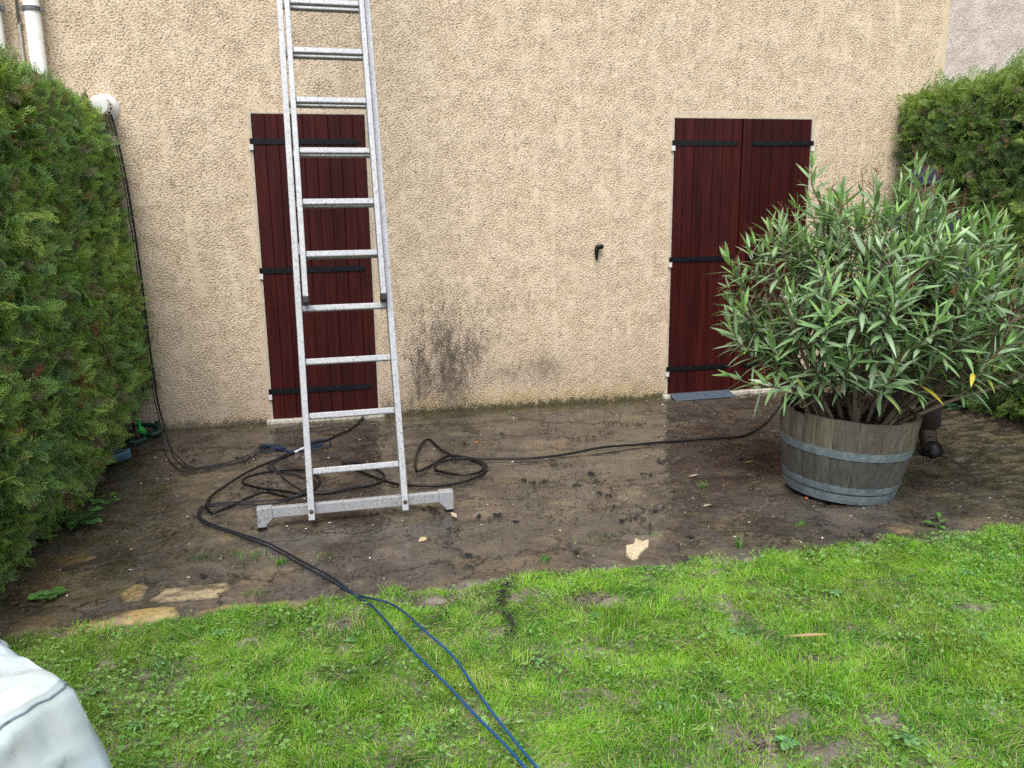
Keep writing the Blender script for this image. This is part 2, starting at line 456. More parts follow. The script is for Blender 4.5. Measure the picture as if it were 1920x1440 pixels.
soil_strip('soil', 4.86, 5.9, -3.4, -.02, 230)

# ================================================================== HOUSE
XL0, XL1, XR0, XRM, XR1 = 0.0, .7735, 3.0455, 3.612, 4.2047
ZB, ZT = .0296, 2.1496
ZS = (1.965, 1.095, .231)
house = tag(empty('house', (2.0, 0, 0)), 'beige roughcast house wall with closed dark red shutters and white downpipes', 'house')
house_inv = Matrix.Translation((-2.0, 0, 0))
def hp(o):                                       # parts are modelled in world space: keep them there
    o.location = -house.location; return o

def roughcast(step, x0, x1, z0, z1, seed, holes, amp=.0041):
    nx, nz = int(round((x1 - x0) / step)) + 1, int(round((z1 - z0) / step)) + 1; sh = (nz, nx)
    X, Z = np.meshgrid(x0 + np.arange(nx) * step, z0 + np.arange(nz) * step)
    t = .80 * fnoise(sh, step, .026, .017, seed, .42) + .50 * fnoise(sh, step, .0155, .0115, seed + 1, .4) + .18 * fnoise(sh, step, .06, .05, seed + 6, .5)
    big = fbm(sh, step, .35, seed + 2, 3)
    strk = fnoise(sh, step, .13, 1.1, seed + 3, .5) + .35 * fnoise(sh, step, .05, .25, seed + 4)
    smooth = sstep(1.05, 2.4, strk + .25 * big)
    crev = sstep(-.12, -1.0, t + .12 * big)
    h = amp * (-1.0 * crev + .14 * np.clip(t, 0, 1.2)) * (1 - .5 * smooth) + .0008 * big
    i = np.arange((nz - 1) * (nx - 1)); r, q = i // (nx - 1), i % (nx - 1)
    cx, cz = x0 + (q + .5) * step, z0 + (r + .5) * step
    keep = np.ones(len(i), bool)
    for a, b, c_, d in holes: keep &= ~((cx > a) & (cx < b) & (cz > c_) & (cz < d))
    r, q = r[keep], q[keep]
    F = np.stack([r * nx + q, r * nx + q + 1, (r + 1) * nx + q + 1, (r + 1) * nx + q], 1)
    return X, Z, h, t, crev, smooth, big, F, sh

def build_wall():
    step = .0047; x0, x1, z0, z1 = -1.75, 5.332, -.06, 3.25
    holes = [(XL0 + .004, XL1 - .004, -1, ZT - .004), (XR0 + .004, XR1 - .004, -1, ZT - .004)]
    X, Z, h, t, crev, smooth, big, F, sh = roughcast(step, x0, x1, z0, z1, 300, holes)
    c = mix((.675, .545, .383), (.72, .59, .428), sstep(-1.3, 1.3, big))
    pink = sstep(-.3, 1.6, fbm(sh, step, .6, 320) + .8 * sstep(1.6, .3, Z) - .4)
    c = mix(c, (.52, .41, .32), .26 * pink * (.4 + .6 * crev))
    c = mix(c, (.36, .26, .19), .50 * crev * (1 - .6 * smooth)); c = mix(c, (.67, .55, .385), .12 * smooth)  # crevices coloured darker: painted shade of the relief along with dirt
    fine = fnoise(sh, step, .016, .02, 330); tall = fbm(sh, step, .22, 335, 4, .45)
    def blob(u, v, rx, rz):
        p = W(u, v); return np.exp(-((X - p[0]) / rx) ** 2 - ((Z - p[2]) / rz) ** 2)
    # sooty algae runs between the shutters
    blk = np.maximum.reduce([1.1 * blob(846, 715, .17, .50), .95 * blob(792, 715, .11, .40), .8 * blob(826, 640, .10, .32), .75 * blob(885, 665, .12, .24), .8 * blob(735, 760, .16, .10), .5 * blob(830, 600, .12, .15), .8 * blob(770, 760, .10, .08), .8 * blob(860, 770, .12, .08)])
    k = sstep(.16, 1.0, blk + .12 * tall + .24 * fine + .34 * crev - .08); kblk = k
    c = mix(c, (.050, .041, .033), .92 * k)
    brn = np.maximum.reduce([1.0 * blob(1020, 690, .19, .14), .8 * blob(960, 700, .22, .12), .55 * blob(940, 580, .3, .10), .55 * blob(900, 640, .30, .22), .5 * blob(800, 640, .3, .4)])
    k = sstep(.10, 1.15, brn + .12 * tall + .10 * fine + .15 * crev - .05); c = mix(c, (.20, .152, .120), .75 * k)
    # splash zone: damp grime, yellow-green algae at the foot
    base = np.interp(X, (-1.8, -.2, 1.0, 2.2, 5.4), (.0, .0, .0, .0, .0)); zz = Z - base
    grime = sstep(.55, .0, zz + .10 * tall); c = mix(c, (.36, .29, .22), .45 * grime)
    alg = sstep(.20, .05, zz + .035 * tall) * sstep(.9, 1.1, X) * sstep(3.1, 2.9, X) * (1 - .85 * kblk); c = mix(c, (.45, .34, .13), .45 * alg)
    moss = sstep(.75, 1.35, sstep(.16, .0, zz) + .28 * fine + .30 * crev); c = mix(c, (.060, .060, .028), .85 * moss)
    foot = sstep(.05, .012, zz + .012 * tall); c = mix(c, (.035, .036, .020), .75 * foot)
    lft = sstep(.1, -.6, X) * sstep(1.6, .2, Z); c = mix(c, (.36, .29, .225), .35 * lft)  # lower left: shade beside the hedge painted in, with a greyer tint
    # smooth corner bead at the right end
    bead = sstep(5.285, 5.30, X); h = h * (1 - bead); c = mix(c, (.63, .53, .34), .7 * bead)
    near = np.zeros(sh)
    for a, b in ((XL0, XL1), (XR0, XR1)):
        near = np.maximum(near, (sstep(a - .05, a - .02, X) * sstep(b + .05, b + .02, X)) * (Z < ZT + .05))
    h = h * (1 - near)
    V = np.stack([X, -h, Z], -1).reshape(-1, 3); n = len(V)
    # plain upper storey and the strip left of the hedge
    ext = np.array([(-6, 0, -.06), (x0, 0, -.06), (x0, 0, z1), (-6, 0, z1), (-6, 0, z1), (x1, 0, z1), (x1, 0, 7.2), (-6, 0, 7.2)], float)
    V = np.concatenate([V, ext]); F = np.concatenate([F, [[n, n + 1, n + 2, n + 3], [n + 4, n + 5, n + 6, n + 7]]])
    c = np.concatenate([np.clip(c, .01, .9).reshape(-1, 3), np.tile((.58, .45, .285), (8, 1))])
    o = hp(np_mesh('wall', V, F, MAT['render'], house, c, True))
build_wall()

def build_roof():
    b = MB(); b.add([(-6, -.45, 6.75), (5.32, -.45, 6.75), (5.32, 5, 9.6), (-6, 5, 9.6), (-6, -.45, 6.87), (5.32, -.45, 6.87), (5.32, 5, 9.72), (-6, 5, 9.72)],
                    [(0, 1, 2, 3), (4, 7, 6, 5), (0, 4, 5, 1), (1, 5, 6, 2), (3, 2, 6, 7), (0, 3, 7, 4)])
    # kept above the frame: only there so that the wall does not end in the open
    hp(b.build('roof', M_simple('clay_tile', (.22, .09, .06), .8, 0, .3, 12), house))
build_roof()

def shutter(x0, x1, boards, hinge, strip=None):
    b = MB(); w = (x1 - x0) / boards; r = np.random.default_rng(int(x0 * 100) + 3)
    for k in range(boards):
        a = x0 + k * w; s_ = r.uniform(.80, 1.2)
        # board with V-grooved long edges
        g = .0035; y = -.004 + r.normal(0, .0006)
        P = [(a + .0008, .02), (a + .0008, y + g), (a + g, y), (a + w - g, y), (a + w - .0008, y + g), (a + w - .0008, .02)]
        V = [(px, py, z) for z in (ZB, ZT - .006) for px, py in P]
        F = [(i, (i + 1) % 6, 6 + (i + 1) % 6, 6 + i) for i in range(6)] + [(5, 4, 3, 2, 1, 0), (6, 7, 8, 9, 10, 11)]
        b.add(V, F, (s_, s_, s_))
    b.box(x0 + .002, x1 - .002, .021, .03, ZB, ZT - .01, (.3, .3, .3))
    if strip: b.box(strip[0], strip[1], -.022, -.0055, ZB + .004, ZT - .012, (1.1, 1.1, 1.1))
    s = hp(b.build('shutter', MAT['red_wood'], house))
    L = (x1 - x0) * .955 if not strip else (x1 - strip[1]) * .97
    for z in ZS:
        m = MB(); e = x0 - .012 if hinge < 0 else x1 + .012; d = 1 if hinge < 0 else -1; hh = .018
        xs = [e, e + d * (L - .03), e + d * (L - .012), e + d * L, e + d * (L + .006)]
        top = [hh, hh, hh * .9, hh * .5, 0]
        P = [(x, t) for x, t in zip(xs, top)] + [(x, -t) for x, t in zip(xs[-2::-1], top[-2::-1])]
        n = len(P); V = [(px, y, z + pz) for y in (-.0115, -.0055) for px, pz in P]
        F = [(i, (i + 1) % n, n + (i + 1) % n, n + i) for i in range(n)] + [tuple(range(n - 1, -1, -1)), tuple(range(n, 2 * n))]
        m.add(V, F)
        for fx in (.11, .36, .66, .955): m.lathe([(.0075, 0), (.0075, .003), (.004, .0055), (0.0001, .006)], 10, None, (e + d * L * fx, -.0115, z), ((1, 0, 0), (0, 0, 1), (0, -1, 0)))
        m.cyl((e, -.012, z - .019), (e, -.012, z + .019), .009, n=10)
        m.build('strap_hinge', MAT['black_iron'], s)
        k = MB(); k.box(e - .013, e + .013, -.020, .0, z - .058, z - .021); k.cyl((e, -.013, z - .0215), (e, -.013, z - .019), .006, n=8)
        k.build('hinge_block', MAT['white_pvc'], s, bevel=.003)
    return s
shutter(XL0 + .012, XL1 - .010, 9, -1)
shutter(XR0 + .012, XRM - .003, 7, -1)
shutter(XRM + .003, XR1 - .012, 7, 1, (XRM - .004, XRM + .056))

FRAME_M = M_simple('aged_cream_paint', (.50, .44, .34), .8, 0, .25, 30, .2)
def opening(x0, x1):
    b = MB()
    b.box(x0 - .006, x0 + .009, -.0025, .16, -.02, ZT + .006); b.box(x1 - .009, x1 + .006, -.0025, .16, -.02, ZT + .006)
    b.box(x0 + .009, x1 - .009, -.0025, .16, ZT - .004, ZT + .006)
    hp(b.build('door_frame', FRAME_M, house))
    k = MB(); k.box(x0 + .0095, x1 - .0095, .05, .06, -.02, ZT - .006); hp(k.build('door', MAT['dark'], house))
    s = MB(); s.box(x0 - .035, x1 + .035, -.045, .045, -.03, ZB - .004); hp(s.build('door_sill', M_simple('stone_sill', (.50, .47, .39), .7, 0, .45, 38, .5), house, bevel=.006))
opening(XL0, XL1); opening(XR0, XR1)

def downpipe(xc, r, zj):
    b = MB(); yc = -.035 - r; b.lathe([(r, 0.0), (r, zj), (r * 1.09, zj), (r * 1.09, zj + .09), (r, zj + .092), (r, 6.72)], 28, None, (xc, yc, 0))
    p = hp(b.build('downpipe', MAT['white_pvc'], house, True))
    for z in (1.05, 2.74, 4.6):
        k = MB(); k.lathe([(r + .001, z - .012), (r + .007, z - .012), (r + .007, z + .012), (r + .001, z + .012)], 28, None, (xc, yc, 0))
        for s_ in (-1, 1): k.box(xc + s_ * (r + .005) - .012, xc + s_ * (r + .005) + .012, yc - .013, yc + .013, z - .014, z + .014)
        k.cyl((xc, yc + r, z), (xc, .004, z), .006, n=8); k.build('pipe_clip', MAT['grey_metal'], p)
downpipe(-1.232, .046, .5); downpipe(-1.452, .046, .5)
k = MB(); k.cyl((-1.335, -.014, 0), (-1.335, -.014, 2.66), .010, n=10); k.cyl((-1.335, -.014, 2.66), (-1.335, -.014, 6.7), .008, n=10)
k.box(-1.35, -1.32, -.02, .003, 2.655, 2.672); hp(k.build('cable_conduit', M_simple('grey_conduit', (.30, .29, .27), .5, .2), house, True))

def flue():
    p = W(197, 203); ax = ((1, 0, 0), (0, 0, 1), (0, -1, 0)); b = MB(); R = .088
    b.lathe([(R, -.005), (R, .006), (R * .97, .012), (R * .86, .018), (R * .84, .026), (.062, .030), (.060, .034), (.060, .085)], 40, None, p, ax)
    f = hp(b.build('flue_vent', MAT['white_pvc'], house, True))
    c = MB(); c.lathe([(.060, .135), (.060, .160), (.054, .172), (.02, .176), (.0005, .176)], 40, None, p, ax)
    for i in range(14):
        a = i * 2 * pi / 14; e = np.array([cos(a), 0, sin(a)]); t = np.array([-sin(a), 0, cos(a)])
        c.obox(p + e * .0575 + np.array([0, -.11, 0]), (e, t, (0, 1, 0)), (.0025, .0068, .0252))
    c.build('vent_cap', MAT['white_pvc'], f)
    d = MB(); d.cyl(p + (0, -.02, 0), p + (0, -.15, 0), .048, n=24); d.build('inner_pipe', MAT['dark'], f, True)
flue()

def stop_hook():
    p = W(1117, 468); b = MB()
    b.cyl(p + (.0, .004, .015), p + (0, -.03, .015), .008, n=10)
    b.tube([p + (.005, -.03, .02), p + (-.002, -.03, .0), p + (-.003, -.032, -.04), p + (-.001, -.034, -.085)], [.014, .017, .013, .004], 8)
    b.tube([p + (-.008, -.03, .022), p + (.02, -.034, .022), p + (.048, -.036, .022)], [.016, .019, .015], 8)
    hp(b.build('shutter_stop', MAT['black_iron'], house, True))
stop_hook()

# neighbour's house joined on at the right
nb = tag(empty('neighbour_house', (7.5, .012, 0)), 'pale pinkish grey roughcast wall of the adjoining house behind the right hedge', 'house')
def build_neighbour():
    step = .0065; X, Z, h, t, crev, smooth, big, F, sh = roughcast(step, 5.334, 6.6, 1.7, 3.35, 500, [], .004)
    c = mix((.56, .48, .43), (.63, .55, .50), sstep(-1.3, 1.3, big)); c = mix(c, (.30, .25, .22), .55 * crev)  # crevice shade painted into the colour, as on the main wall
    V = np.stack([X - 7.5, -h, Z], -1).reshape(-1, 3); n = len(V)
    q = [(6.6, 0, 9, 7.2), (5.334, -.06, 6.6, 1.7), (5.334, 3.35, 6.6, 7.2)]
    e = []; E_ = []
    for a, b, c_, d in ((6.6, -.06, 12, 7.2), (5.334, -.06, 6.6, 1.7), (5.334, 3.35, 6.6, 7.2)):
        m = n + len(e); e += [(a - 7.5, 0, b), (c_ - 7.5, 0, b), (c_ - 7.5, 0, d), (a - 7.5, 0, d)]; E_.append([m, m + 1, m + 2, m + 3])
    V = np.concatenate([V, e]); F = np.concatenate([F, E_]); c = np.concatenate([c.reshape(-1, 3), np.tile((.53, .45, .40), (len(e), 1))])
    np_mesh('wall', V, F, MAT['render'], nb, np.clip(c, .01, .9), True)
build_neighbour()

# ================================================================== HEDGES
def frond_template(pairs=11, r=None):
    """one flat conifer spray, length 1 along +y: axis, side branchlets and their small forks"""
    r = r or np.random.default_rng(1); V = []; T = []
    def kite(p, d, L, w, tip):
        d = d / np.linalg.norm(d); s_ = np.array([d[1], -d[0]])
        for q, k in ((p, 0), (p + d * L * .42 + s_ * w, .5), (p + d * L, 1), (p + d * L * .42 - s_ * w, .5)):
            V.append((q[0], q[1], 0)); T.append(tip + .35 * k * (1 - tip))
    kite(np.array([0., 0.]), np.array([0., 1.]), .55, .016, .1); kite(np.array([0., .45]), np.array([0.02, 1.]), .57, .018, .5)
    for i in range(pairs):
        t = .10 + .84 * i / (pairs - 1)
        for s_ in (-1, 1):
            a = radians(r.uniform(36, 56)); d = np.array([s_ * sin(a), cos(a)]); L = (.40 * (1 - t) ** .75 + .085) * r.uniform(.8, 1.15)
            p = np.array([0, t + r.uniform(-.02, .02)]); kite(p, d, L, .017, .25 + .5 * t)
            if L > .2:
                for f in (.38, .66):
                    for s2 in ((-1, 1) if L > .3 else (s_ * (1 if f < .5 else -1),)):
                        a2 = a * s_ + s2 * radians(38); kite(p + d * L * f, np.array([sin(a2), cos(a2)]), L * .45, .014, .35 + .5 * t)
    V = np.array(V); V[:, 2] = -.30 * V[:, 1] ** 2 - .25 * np.abs(V[:, 0]) ** 1.5 * 1.2 + .012 * r.standard_normal(len(V))
    return V, np.array(T), np.arange(len(V)).reshape(-1, 4)
TEMPL = [frond_template(10, np.random.default_rng(k)) for k in range(5)]

def fronds(P, D, N, L, base, seed):
    """sprays at points P growing along D, flat side facing N, lengths L, colours base"""
    r = np.random.default_rng(seed); VV = []; FF = []; CC = []; off = 0
    which = r.integers(0, len(TEMPL), len(P))
    for k, (tv, tt, tf) in enumerate(TEMPL):
        m = np.where(which == k)[0]
        if not len(m): continue
        d = norm(D[m]); x = norm(np.cross(d, N[m])); n = np.cross(x, d); Lm = L[m][:, None]
        wv = r.uniform(.8, 1.15, (len(m), 1))
        v = P[m][:, None] + Lm[..., None] * (tv[None, :, 0:1] * wv[..., None] * x[:, None] + tv[None, :, 1:2] * d[:, None] + tv[None, :, 2:3] * n[:, None] * r.uniform(.3, 1.7, (len(m), 1, 1)))
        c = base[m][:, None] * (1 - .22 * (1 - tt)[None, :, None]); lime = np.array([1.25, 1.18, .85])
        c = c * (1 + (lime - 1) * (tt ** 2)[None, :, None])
        VV.append(v.reshape(-1, 3)); CC.append(c.reshape(-1, 3))
        f = tf[None] + (np.arange(len(m)) * len(tv))[:, None, None] + off; FF.append(f.reshape(-1, 4)); off += v.shape[0] * v.shape[1]
    return np.concatenate(VV), np.concatenate(FF), np.concatenate(CC)

def pnoise(P, sc, seed=0):
    return np.array([mnoise.noise(Vector((p[0] * sc + seed, p[1] * sc - seed * 1.7, p[2] * sc + 3.1 * seed))) for p in P])

def hedge(side, name, label, fx, ztop, y0, y1, dens, seed, thick=.75, lens=(.10, .19), brown=.05, dim=1.0):
    """side +1: the clipped face looks to +x; fx(y, z) gives the face"""
    r = np.random.default_rng(seed)
    root = tag(empty(name, (fx(-1, 1) - side * thick * .5, (y0 + y1) / 2, 0)), label, 'hedge')
    def lump(y, z): return np.array([.034 * mnoise.noise(Vector((a * 2.2, b * 2.2, seed))) + .028 * mnoise.noise(Vector((a * 7, b * 7, seed + 9))) - .075 * max(0, min(1, (mnoise.noise(Vector((a * 8.5, b * 7, seed + 40))) - .16) / .22)) for a, b in zip(y, z)])
    def zt(y): return ztop + np.array([.03 * min(1, max(-1, -a - .9)) + .04 * mnoise.noise(Vector((a * 1.7, 3.3, seed))) for a in y])
    pts = []; nrm = []; big = []
    # clipped face
    for ya, yb, dn in dens:
        n = int((yb - ya) * ztop * dn); y = r.uniform(ya, yb, n); z = .02 + ztop * r.uniform(0, 1, n) ** .97
        dep = r.uniform(0, 1, n) ** 1.6 * .08
        x = np.array([fx(a, b) for a, b in zip(y, z)]) + side * (lump(y, z) - dep)
        rt = np.clip((z - (zt(y) - .10)) / .10, 0, 1); x = x - side * .045 * rt ** 2
        pts.append(np.stack([x, y, z], 1)); nrm.append(np.stack([np.full(n, float(side)), r.normal(0, .2, n), .15 + 1.1 * rt], 1)); big.append(1 - dep / .08)
        n = int((yb - ya) * thick * dn * .8); y = r.uniform(ya, yb, n); q = r.uniform(0, 1, n)                # top
        x = np.array([fx(a, ztop) for a in y]) - side * (.06 + q * thick); z = zt(y) + .03 * r.normal(0, 1, n) - .02
        pts.append(np.stack([x, y, z], 1)); nrm.append(np.stack([np.full(n, .2 * side), r.normal(0, .2, n), np.ones(n)], 1)); big.append(np.ones(n))
    for ye, s_, dn in ((y1, 1, dens[-1][2] * .6), (y0, -1, dens[0][2] * .8)):                                # the two ends
        n = int(thick * ztop * dn); z = r.uniform(.08, ztop, n); q = r.uniform(0, 1, n)
        x = np.array([fx(ye, b) for b in z]) - side * (.03 + q * thick); y = ye + s_ * (.02 + .03 * r.normal(0, 1, n)) - s_ * .05
        if s_ > 0: y = np.minimum(y, y1 - .01)
        pts.append(np.stack([x, y, z], 1)); nrm.append(np.stack([.2 * side + r.normal(0, .2, n), np.full(n, .9 * s_ * (.4 if s_ > 0 else 1)), np.full(n, .2)], 1)); big.append(np.ones(n))
    P = np.concatenate(pts); N = norm(np.concatenate(nrm)); big = np.concatenate(big); n = len(P)
    # sprays grow outwards and up or sideways, their tips nod
    D = N * r.uniform(.15, .70, (n, 1)) + np.stack([r.normal(0, .28, n), r.normal(0, .55, n), r.normal(.22, .55, n)], 1)
    FN = norm(np.cross(np.cross(D, N + r.normal(0, .35, (n, 3))), D) + r.normal(0, .45, (n, 3)))
    L = r.uniform(*lens, n) * (.75 + .25 * big) * (1 + (.12 if side > 0 else 0) * sstep(-.9, -2.0, P[:, 1]))
    a = pnoise(P, 3.0, 1 + seed); b = pnoise(P, 1.3, 5 + seed); c = pnoise(P, 9.0, 3)
    g1, g2, g3 = np.array([.185, .310, .090]), np.array([.295, .440, .125]), np.array([.140, .275, .140])
    col = g1[None] + (g2 - g1)[None] * sstep(-.15, .5, a + .4 * r.normal(0, .5, n))[:, None]
    col = mix(col, g3, .8 * sstep(.0, .5, c)); col = col * (dim * r.uniform(.5, 1.6, n) * (1 + .35 * pnoise(P, 14.0, 77)))[:, None]
    br = (r.uniform(0, 1, n) < brown * (1 + 5 * sstep(.15, .6, b + .5 * c))) & (big < .995)
    bc = np.stack([r.uniform(.20, .36, n), r.uniform(.11, .18, n), r.uniform(.055, .09, n)], 1); col[br] = bc[br]
    gr = (r.uniform(0, 1, n) < .09); col[gr] = np.array([.24, .215, .165]) * r.uniform(.6, 1.2, (gr.sum(), 1))
    L[br] *= .7
    if side < 0:                                              # pale new growth, sunlit top painted lighter, and loose leaders
        tp = P[:, 2] > ztop - .10; col[tp] = mix(col[tp], (.30, .42, .10), .55)
        m = 26; y = r.uniform(-1.35, -.12, m); pp = np.stack([np.array([fx(a, ztop) for a in y]) + r.uniform(.05, .35, m), y, np.full(m, ztop - .02)], 1)
        P = np.concatenate([P, pp]); D = np.concatenate([D, np.stack([r.normal(-.05, .25, m), r.normal(0, .25, m), np.ones(m)], 1)]); FN = np.concatenate([FN, norm(np.stack([-np.ones(m), r.normal(-.6, .5, m), r.normal(.2, .2, m)], 1))])
        L = np.concatenate([L, r.uniform(.14, .27, m)]); col = np.concatenate([col, np.tile((.17, .30, .09), (m, 1)) * r.uniform(.7, 1.2, (m, 1))])
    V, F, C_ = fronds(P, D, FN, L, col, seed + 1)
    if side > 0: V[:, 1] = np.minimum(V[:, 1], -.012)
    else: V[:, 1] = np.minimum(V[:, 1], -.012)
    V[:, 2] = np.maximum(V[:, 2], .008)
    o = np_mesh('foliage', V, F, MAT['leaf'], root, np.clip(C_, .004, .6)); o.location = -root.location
    # dense twiggy inside that the sprays grow from
    st = .06; ny, nz = int((y1 - y0 - .10) / st) + 1, int((ztop - .22) / st) + 1
    yy = y0 + .05 + np.arange(ny) * (y1 - y0 - .10) / (ny - 1); zz = .12 + np.arange(nz) * (ztop - .20) / (nz - 1)
    YY, ZZ = np.meshgrid(yy, zz); lm = lump(YY.ravel(), ZZ.ravel()).reshape(YY.shape)
    X0 = np.vectorize(fx)(YY, ZZ) + side * (lm - .11 + .03 * r.normal(0, 1, YY.shape)); X1 = np.vectorize(fx)(YY, ZZ) - side * (thick - .05)
    A = np.stack([X0, YY, ZZ], -1).reshape(-1, 3); B = np.stack([X1, YY, ZZ], -1).reshape(-1, 3); m = len(A)
    i = np.arange((nz - 1) * (ny - 1)); rr, q = i // (ny - 1), i % (ny - 1)
    f = np.stack([rr * ny + q, rr * ny + q + 1, (rr + 1) * ny + q + 1, (rr + 1) * ny + q], 1)
    rim = list(range(ny)) + [k * ny + ny - 1 for k in range(1, nz)] + [(nz - 1) * ny + k for k in range(ny - 2, -1, -1)] + [k * ny for k in range(nz - 2, 0, -1)]
    rf = np.array([(rim[k], rim[(k + 1) % len(rim)], m + rim[(k + 1) % len(rim)], m + rim[k]) for k in range(len(rim))])
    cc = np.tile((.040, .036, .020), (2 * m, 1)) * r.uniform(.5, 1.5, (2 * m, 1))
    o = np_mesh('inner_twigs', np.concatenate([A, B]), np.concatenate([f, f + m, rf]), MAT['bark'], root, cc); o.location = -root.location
    # trunks and bare twigs near the surface
    for y in np.arange(y0 + .25, y1 - .1, .48):
        t = MB(); x = fx(y, .1) - side * .28; t.tube([(x, y, -.03), (x + r.normal(0, .03), y + r.normal(0, .03), .25), (x + r.normal(0, .05), y + r.normal(0, .04), .8)], [.032, .026, .02], 8, 4, (.10, .075, .055))
        o = t.build('trunk', MAT['bark'], root, True); o.location = -root.location
    t = MB()
    for k in range(420):
        y = r.uniform(y0 + .1, y1 - .08); z = r.uniform(.12, ztop - .1); x = fx(y, z) - side * .10
        e = np.array([side * r.uniform(.06, .15), r.normal(0, .09), r.normal(.03, .09)])
        t.tube([(x, y, z), np.array((x, y, z)) + e * .5 + r.normal(0, .012, 3), np.minimum(np.array((x, y, z)) + e, (9, -.03, 9))], [.0045, .003, .0014], 5, 3, (.17, .12, .085) if r.uniform() < .6 else (.26, .22, .17))
    o = t.build('twigs', MAT['bark'], root, True); o.location = -root.location; o['kind'] = 'stuff'
    return root

def fx_left(y, z):
    x = -.795 - .04 * min(max((z - .45) / .9, 0), 1) - .05 * min(max((z - 1.1) / .7, 0), 1) - .05 * max(0, (z - 1.75) / .4) ** 2
    if z < .45: x -= (.15 + .12 * min(max((y + .9) / .6, 0), 1)) * ((.45 - z) / .45) ** 1.2
    x -= .05 * min(max((-1.4 - y) / 1.2, 0), 1)
    return x
def fx_right(y, z):
    x = 4.96
    if z < .4: x += .10 * ((.4 - z) / .4)
    x += .03 * sin(y * 2.1)
    return x
hedge(1, 'hedge', 'tall clipped green conifer hedge with brown patches, beside the drainpipes and hanging black cords', fx_left, 2.13, -3.35, -.09,
      [(-3.35, -2.7, 900), (-2.7, -.09, 4300)], 31, .8, (.065, .135), .13)
hedge(-1, 'hedge', 'dark green clipped conifer hedge behind the oleander and the person', fx_right, 2.28, -3.0, -.05,
      [(-3.0, -2.1, 600), (-2.1, -.05, 3600)], 62, .75, (.06, .115), .03, .85)

# ================================================================== LADDER
def ladder():
    th = .0465; b = np.array([cos(th), sin(th), 0.0]); a = norm(np.array([-.0093, .3592, 1.0])); nn = np.cross(b, a)  # nn: towards the camera side
    if nn[1] > 0: nn = -nn
    m0 = np.array([.543, -2.1162, .06]) - a * .0; w = .4544
    root = tag(empty('extension_ladder', (m0[0], m0[1], 0)), 'two-section aluminium extension ladder with a stabiliser bar, leaning high up on the house wall', 'ladder')
    inv = -root.location
    def part(mb, name, mat, bev=.003, par=None, smooth=False):
        o = mb.build(name, mat, par or root, smooth, bev)
        if par is None: o.location = inv
        return o
    ax = (b, a, nn)
    def at(u, s, d=0.0): return m0 + b * u + a * s + nn * d
    base_top, fly_bot, fly_top, wf = 4.15, 1.055, 6.30, .383
    for u in (-w / 2, w / 2):
        k = MB(); k.obox(at(u, (base_top - .03) / 2, 0), ax, (.0155, (base_top + .03) / 2, .032)); part(k, 'stile', MAT['alu'])
    for u in (-wf / 2, wf / 2):
        k = MB(); k.obox(at(u, (fly_bot + fly_top) / 2, .067), ax, (.0135, (fly_top - fly_bot) / 2, .030)); part(k, 'stile', MAT['alu'])
        c = MB(); c.obox(at(u, fly_bot - .010, .067), ax, (.0150, .018, .0315)); part(c, 'end_cap', MAT['rubber'])
    for i in range(15):
        s_ = .205 + i * .272
        k = MB(); k.obox(at(0, s_, -.002), ax, (w / 2 - .0155, .0155, .0145)); part(k, 'rung', MAT['alu'], .005)
    for i in range(19):
        s_ = .205 + (i + 4) * .272 - .012
        if s_ > fly_top - .1: break
        k = MB(); k.obox(at(0, s_, .067), ax, (wf / 2 - .0135, .0155, .0145)); part(k, 'rung', MAT['alu'], .005)
    for s_ in (1.32, 3.95):                                   # guide brackets that hold the two sections together
        for sg in (-1, 1):
            k = MB(); k.obox(at(sg * (w / 2 - .022), s_, .034), ax, (.008, .03, .006)); part(k, 'guide_bracket', MAT['grey_metal'], .001)
    # stabiliser bar on the ground, with two feet
    cL, cR = G(492, 992, .0), G(843, 958, .0); bd = norm(cR - cL); up = np.array([0, 0, 1.0]); bn = np.cross(bd, up)
    if bn[1] > 0: bn = -bn
    ctr = (cL + cR) / 2 + np.array([0, .012, 0]); hl = np.linalg.norm(cR - cL) / 2
    k = MB(); k.obox(ctr + up * .078, (bd, up, bn), (hl - .02, .026, .016)); bar = part(k, 'stabiliser_bar', MAT['alu'])
    for sg in (-1, 1):
        c = ctr + bd * sg * hl; f = MB()
        # foot: a hollow casting, straight outside, cut slanting on the inside
        P = [(.020, .012), (.020, .108), (-.052, .108), (-.052, .052), (-.022, .022), (-.022, .012)]
        V = [c + bd * sg * px + up * pz + bn * q for q in (-.026, .026) for px, pz in P]
        F = [(i, (i + 1) % 6, 6 + (i + 1) % 6, 6 + i) for i in range(6)] + [(5, 4, 3, 2, 1, 0), (6, 7, 8, 9, 10, 11)]
        f.add(V, F); ft = f.build('end_foot', MAT['alu'], bar, bevel=.003)
        t = MB(); t.obox(c - bd * sg * .001 + up * .008, (bd, up, bn), (.020, .009, .025)); t.build('rubber_sole', MAT['rubber'], bar, bevel=.003)
    for u in (-w / 2, w / 2):
        q = at(u, .012, .0); f = MB(); f.cyl(q + nn * .028, q + nn * .036, .011, n=14); f.cyl(q + nn * .036, q + nn * .043, .0075, n=6)
        part(f, 'bolt', M_RUST)
M_RUST = M_simple('rusty_steel', (.10, .065, .045), .7, .3, .5, 90, .3)
ladder()

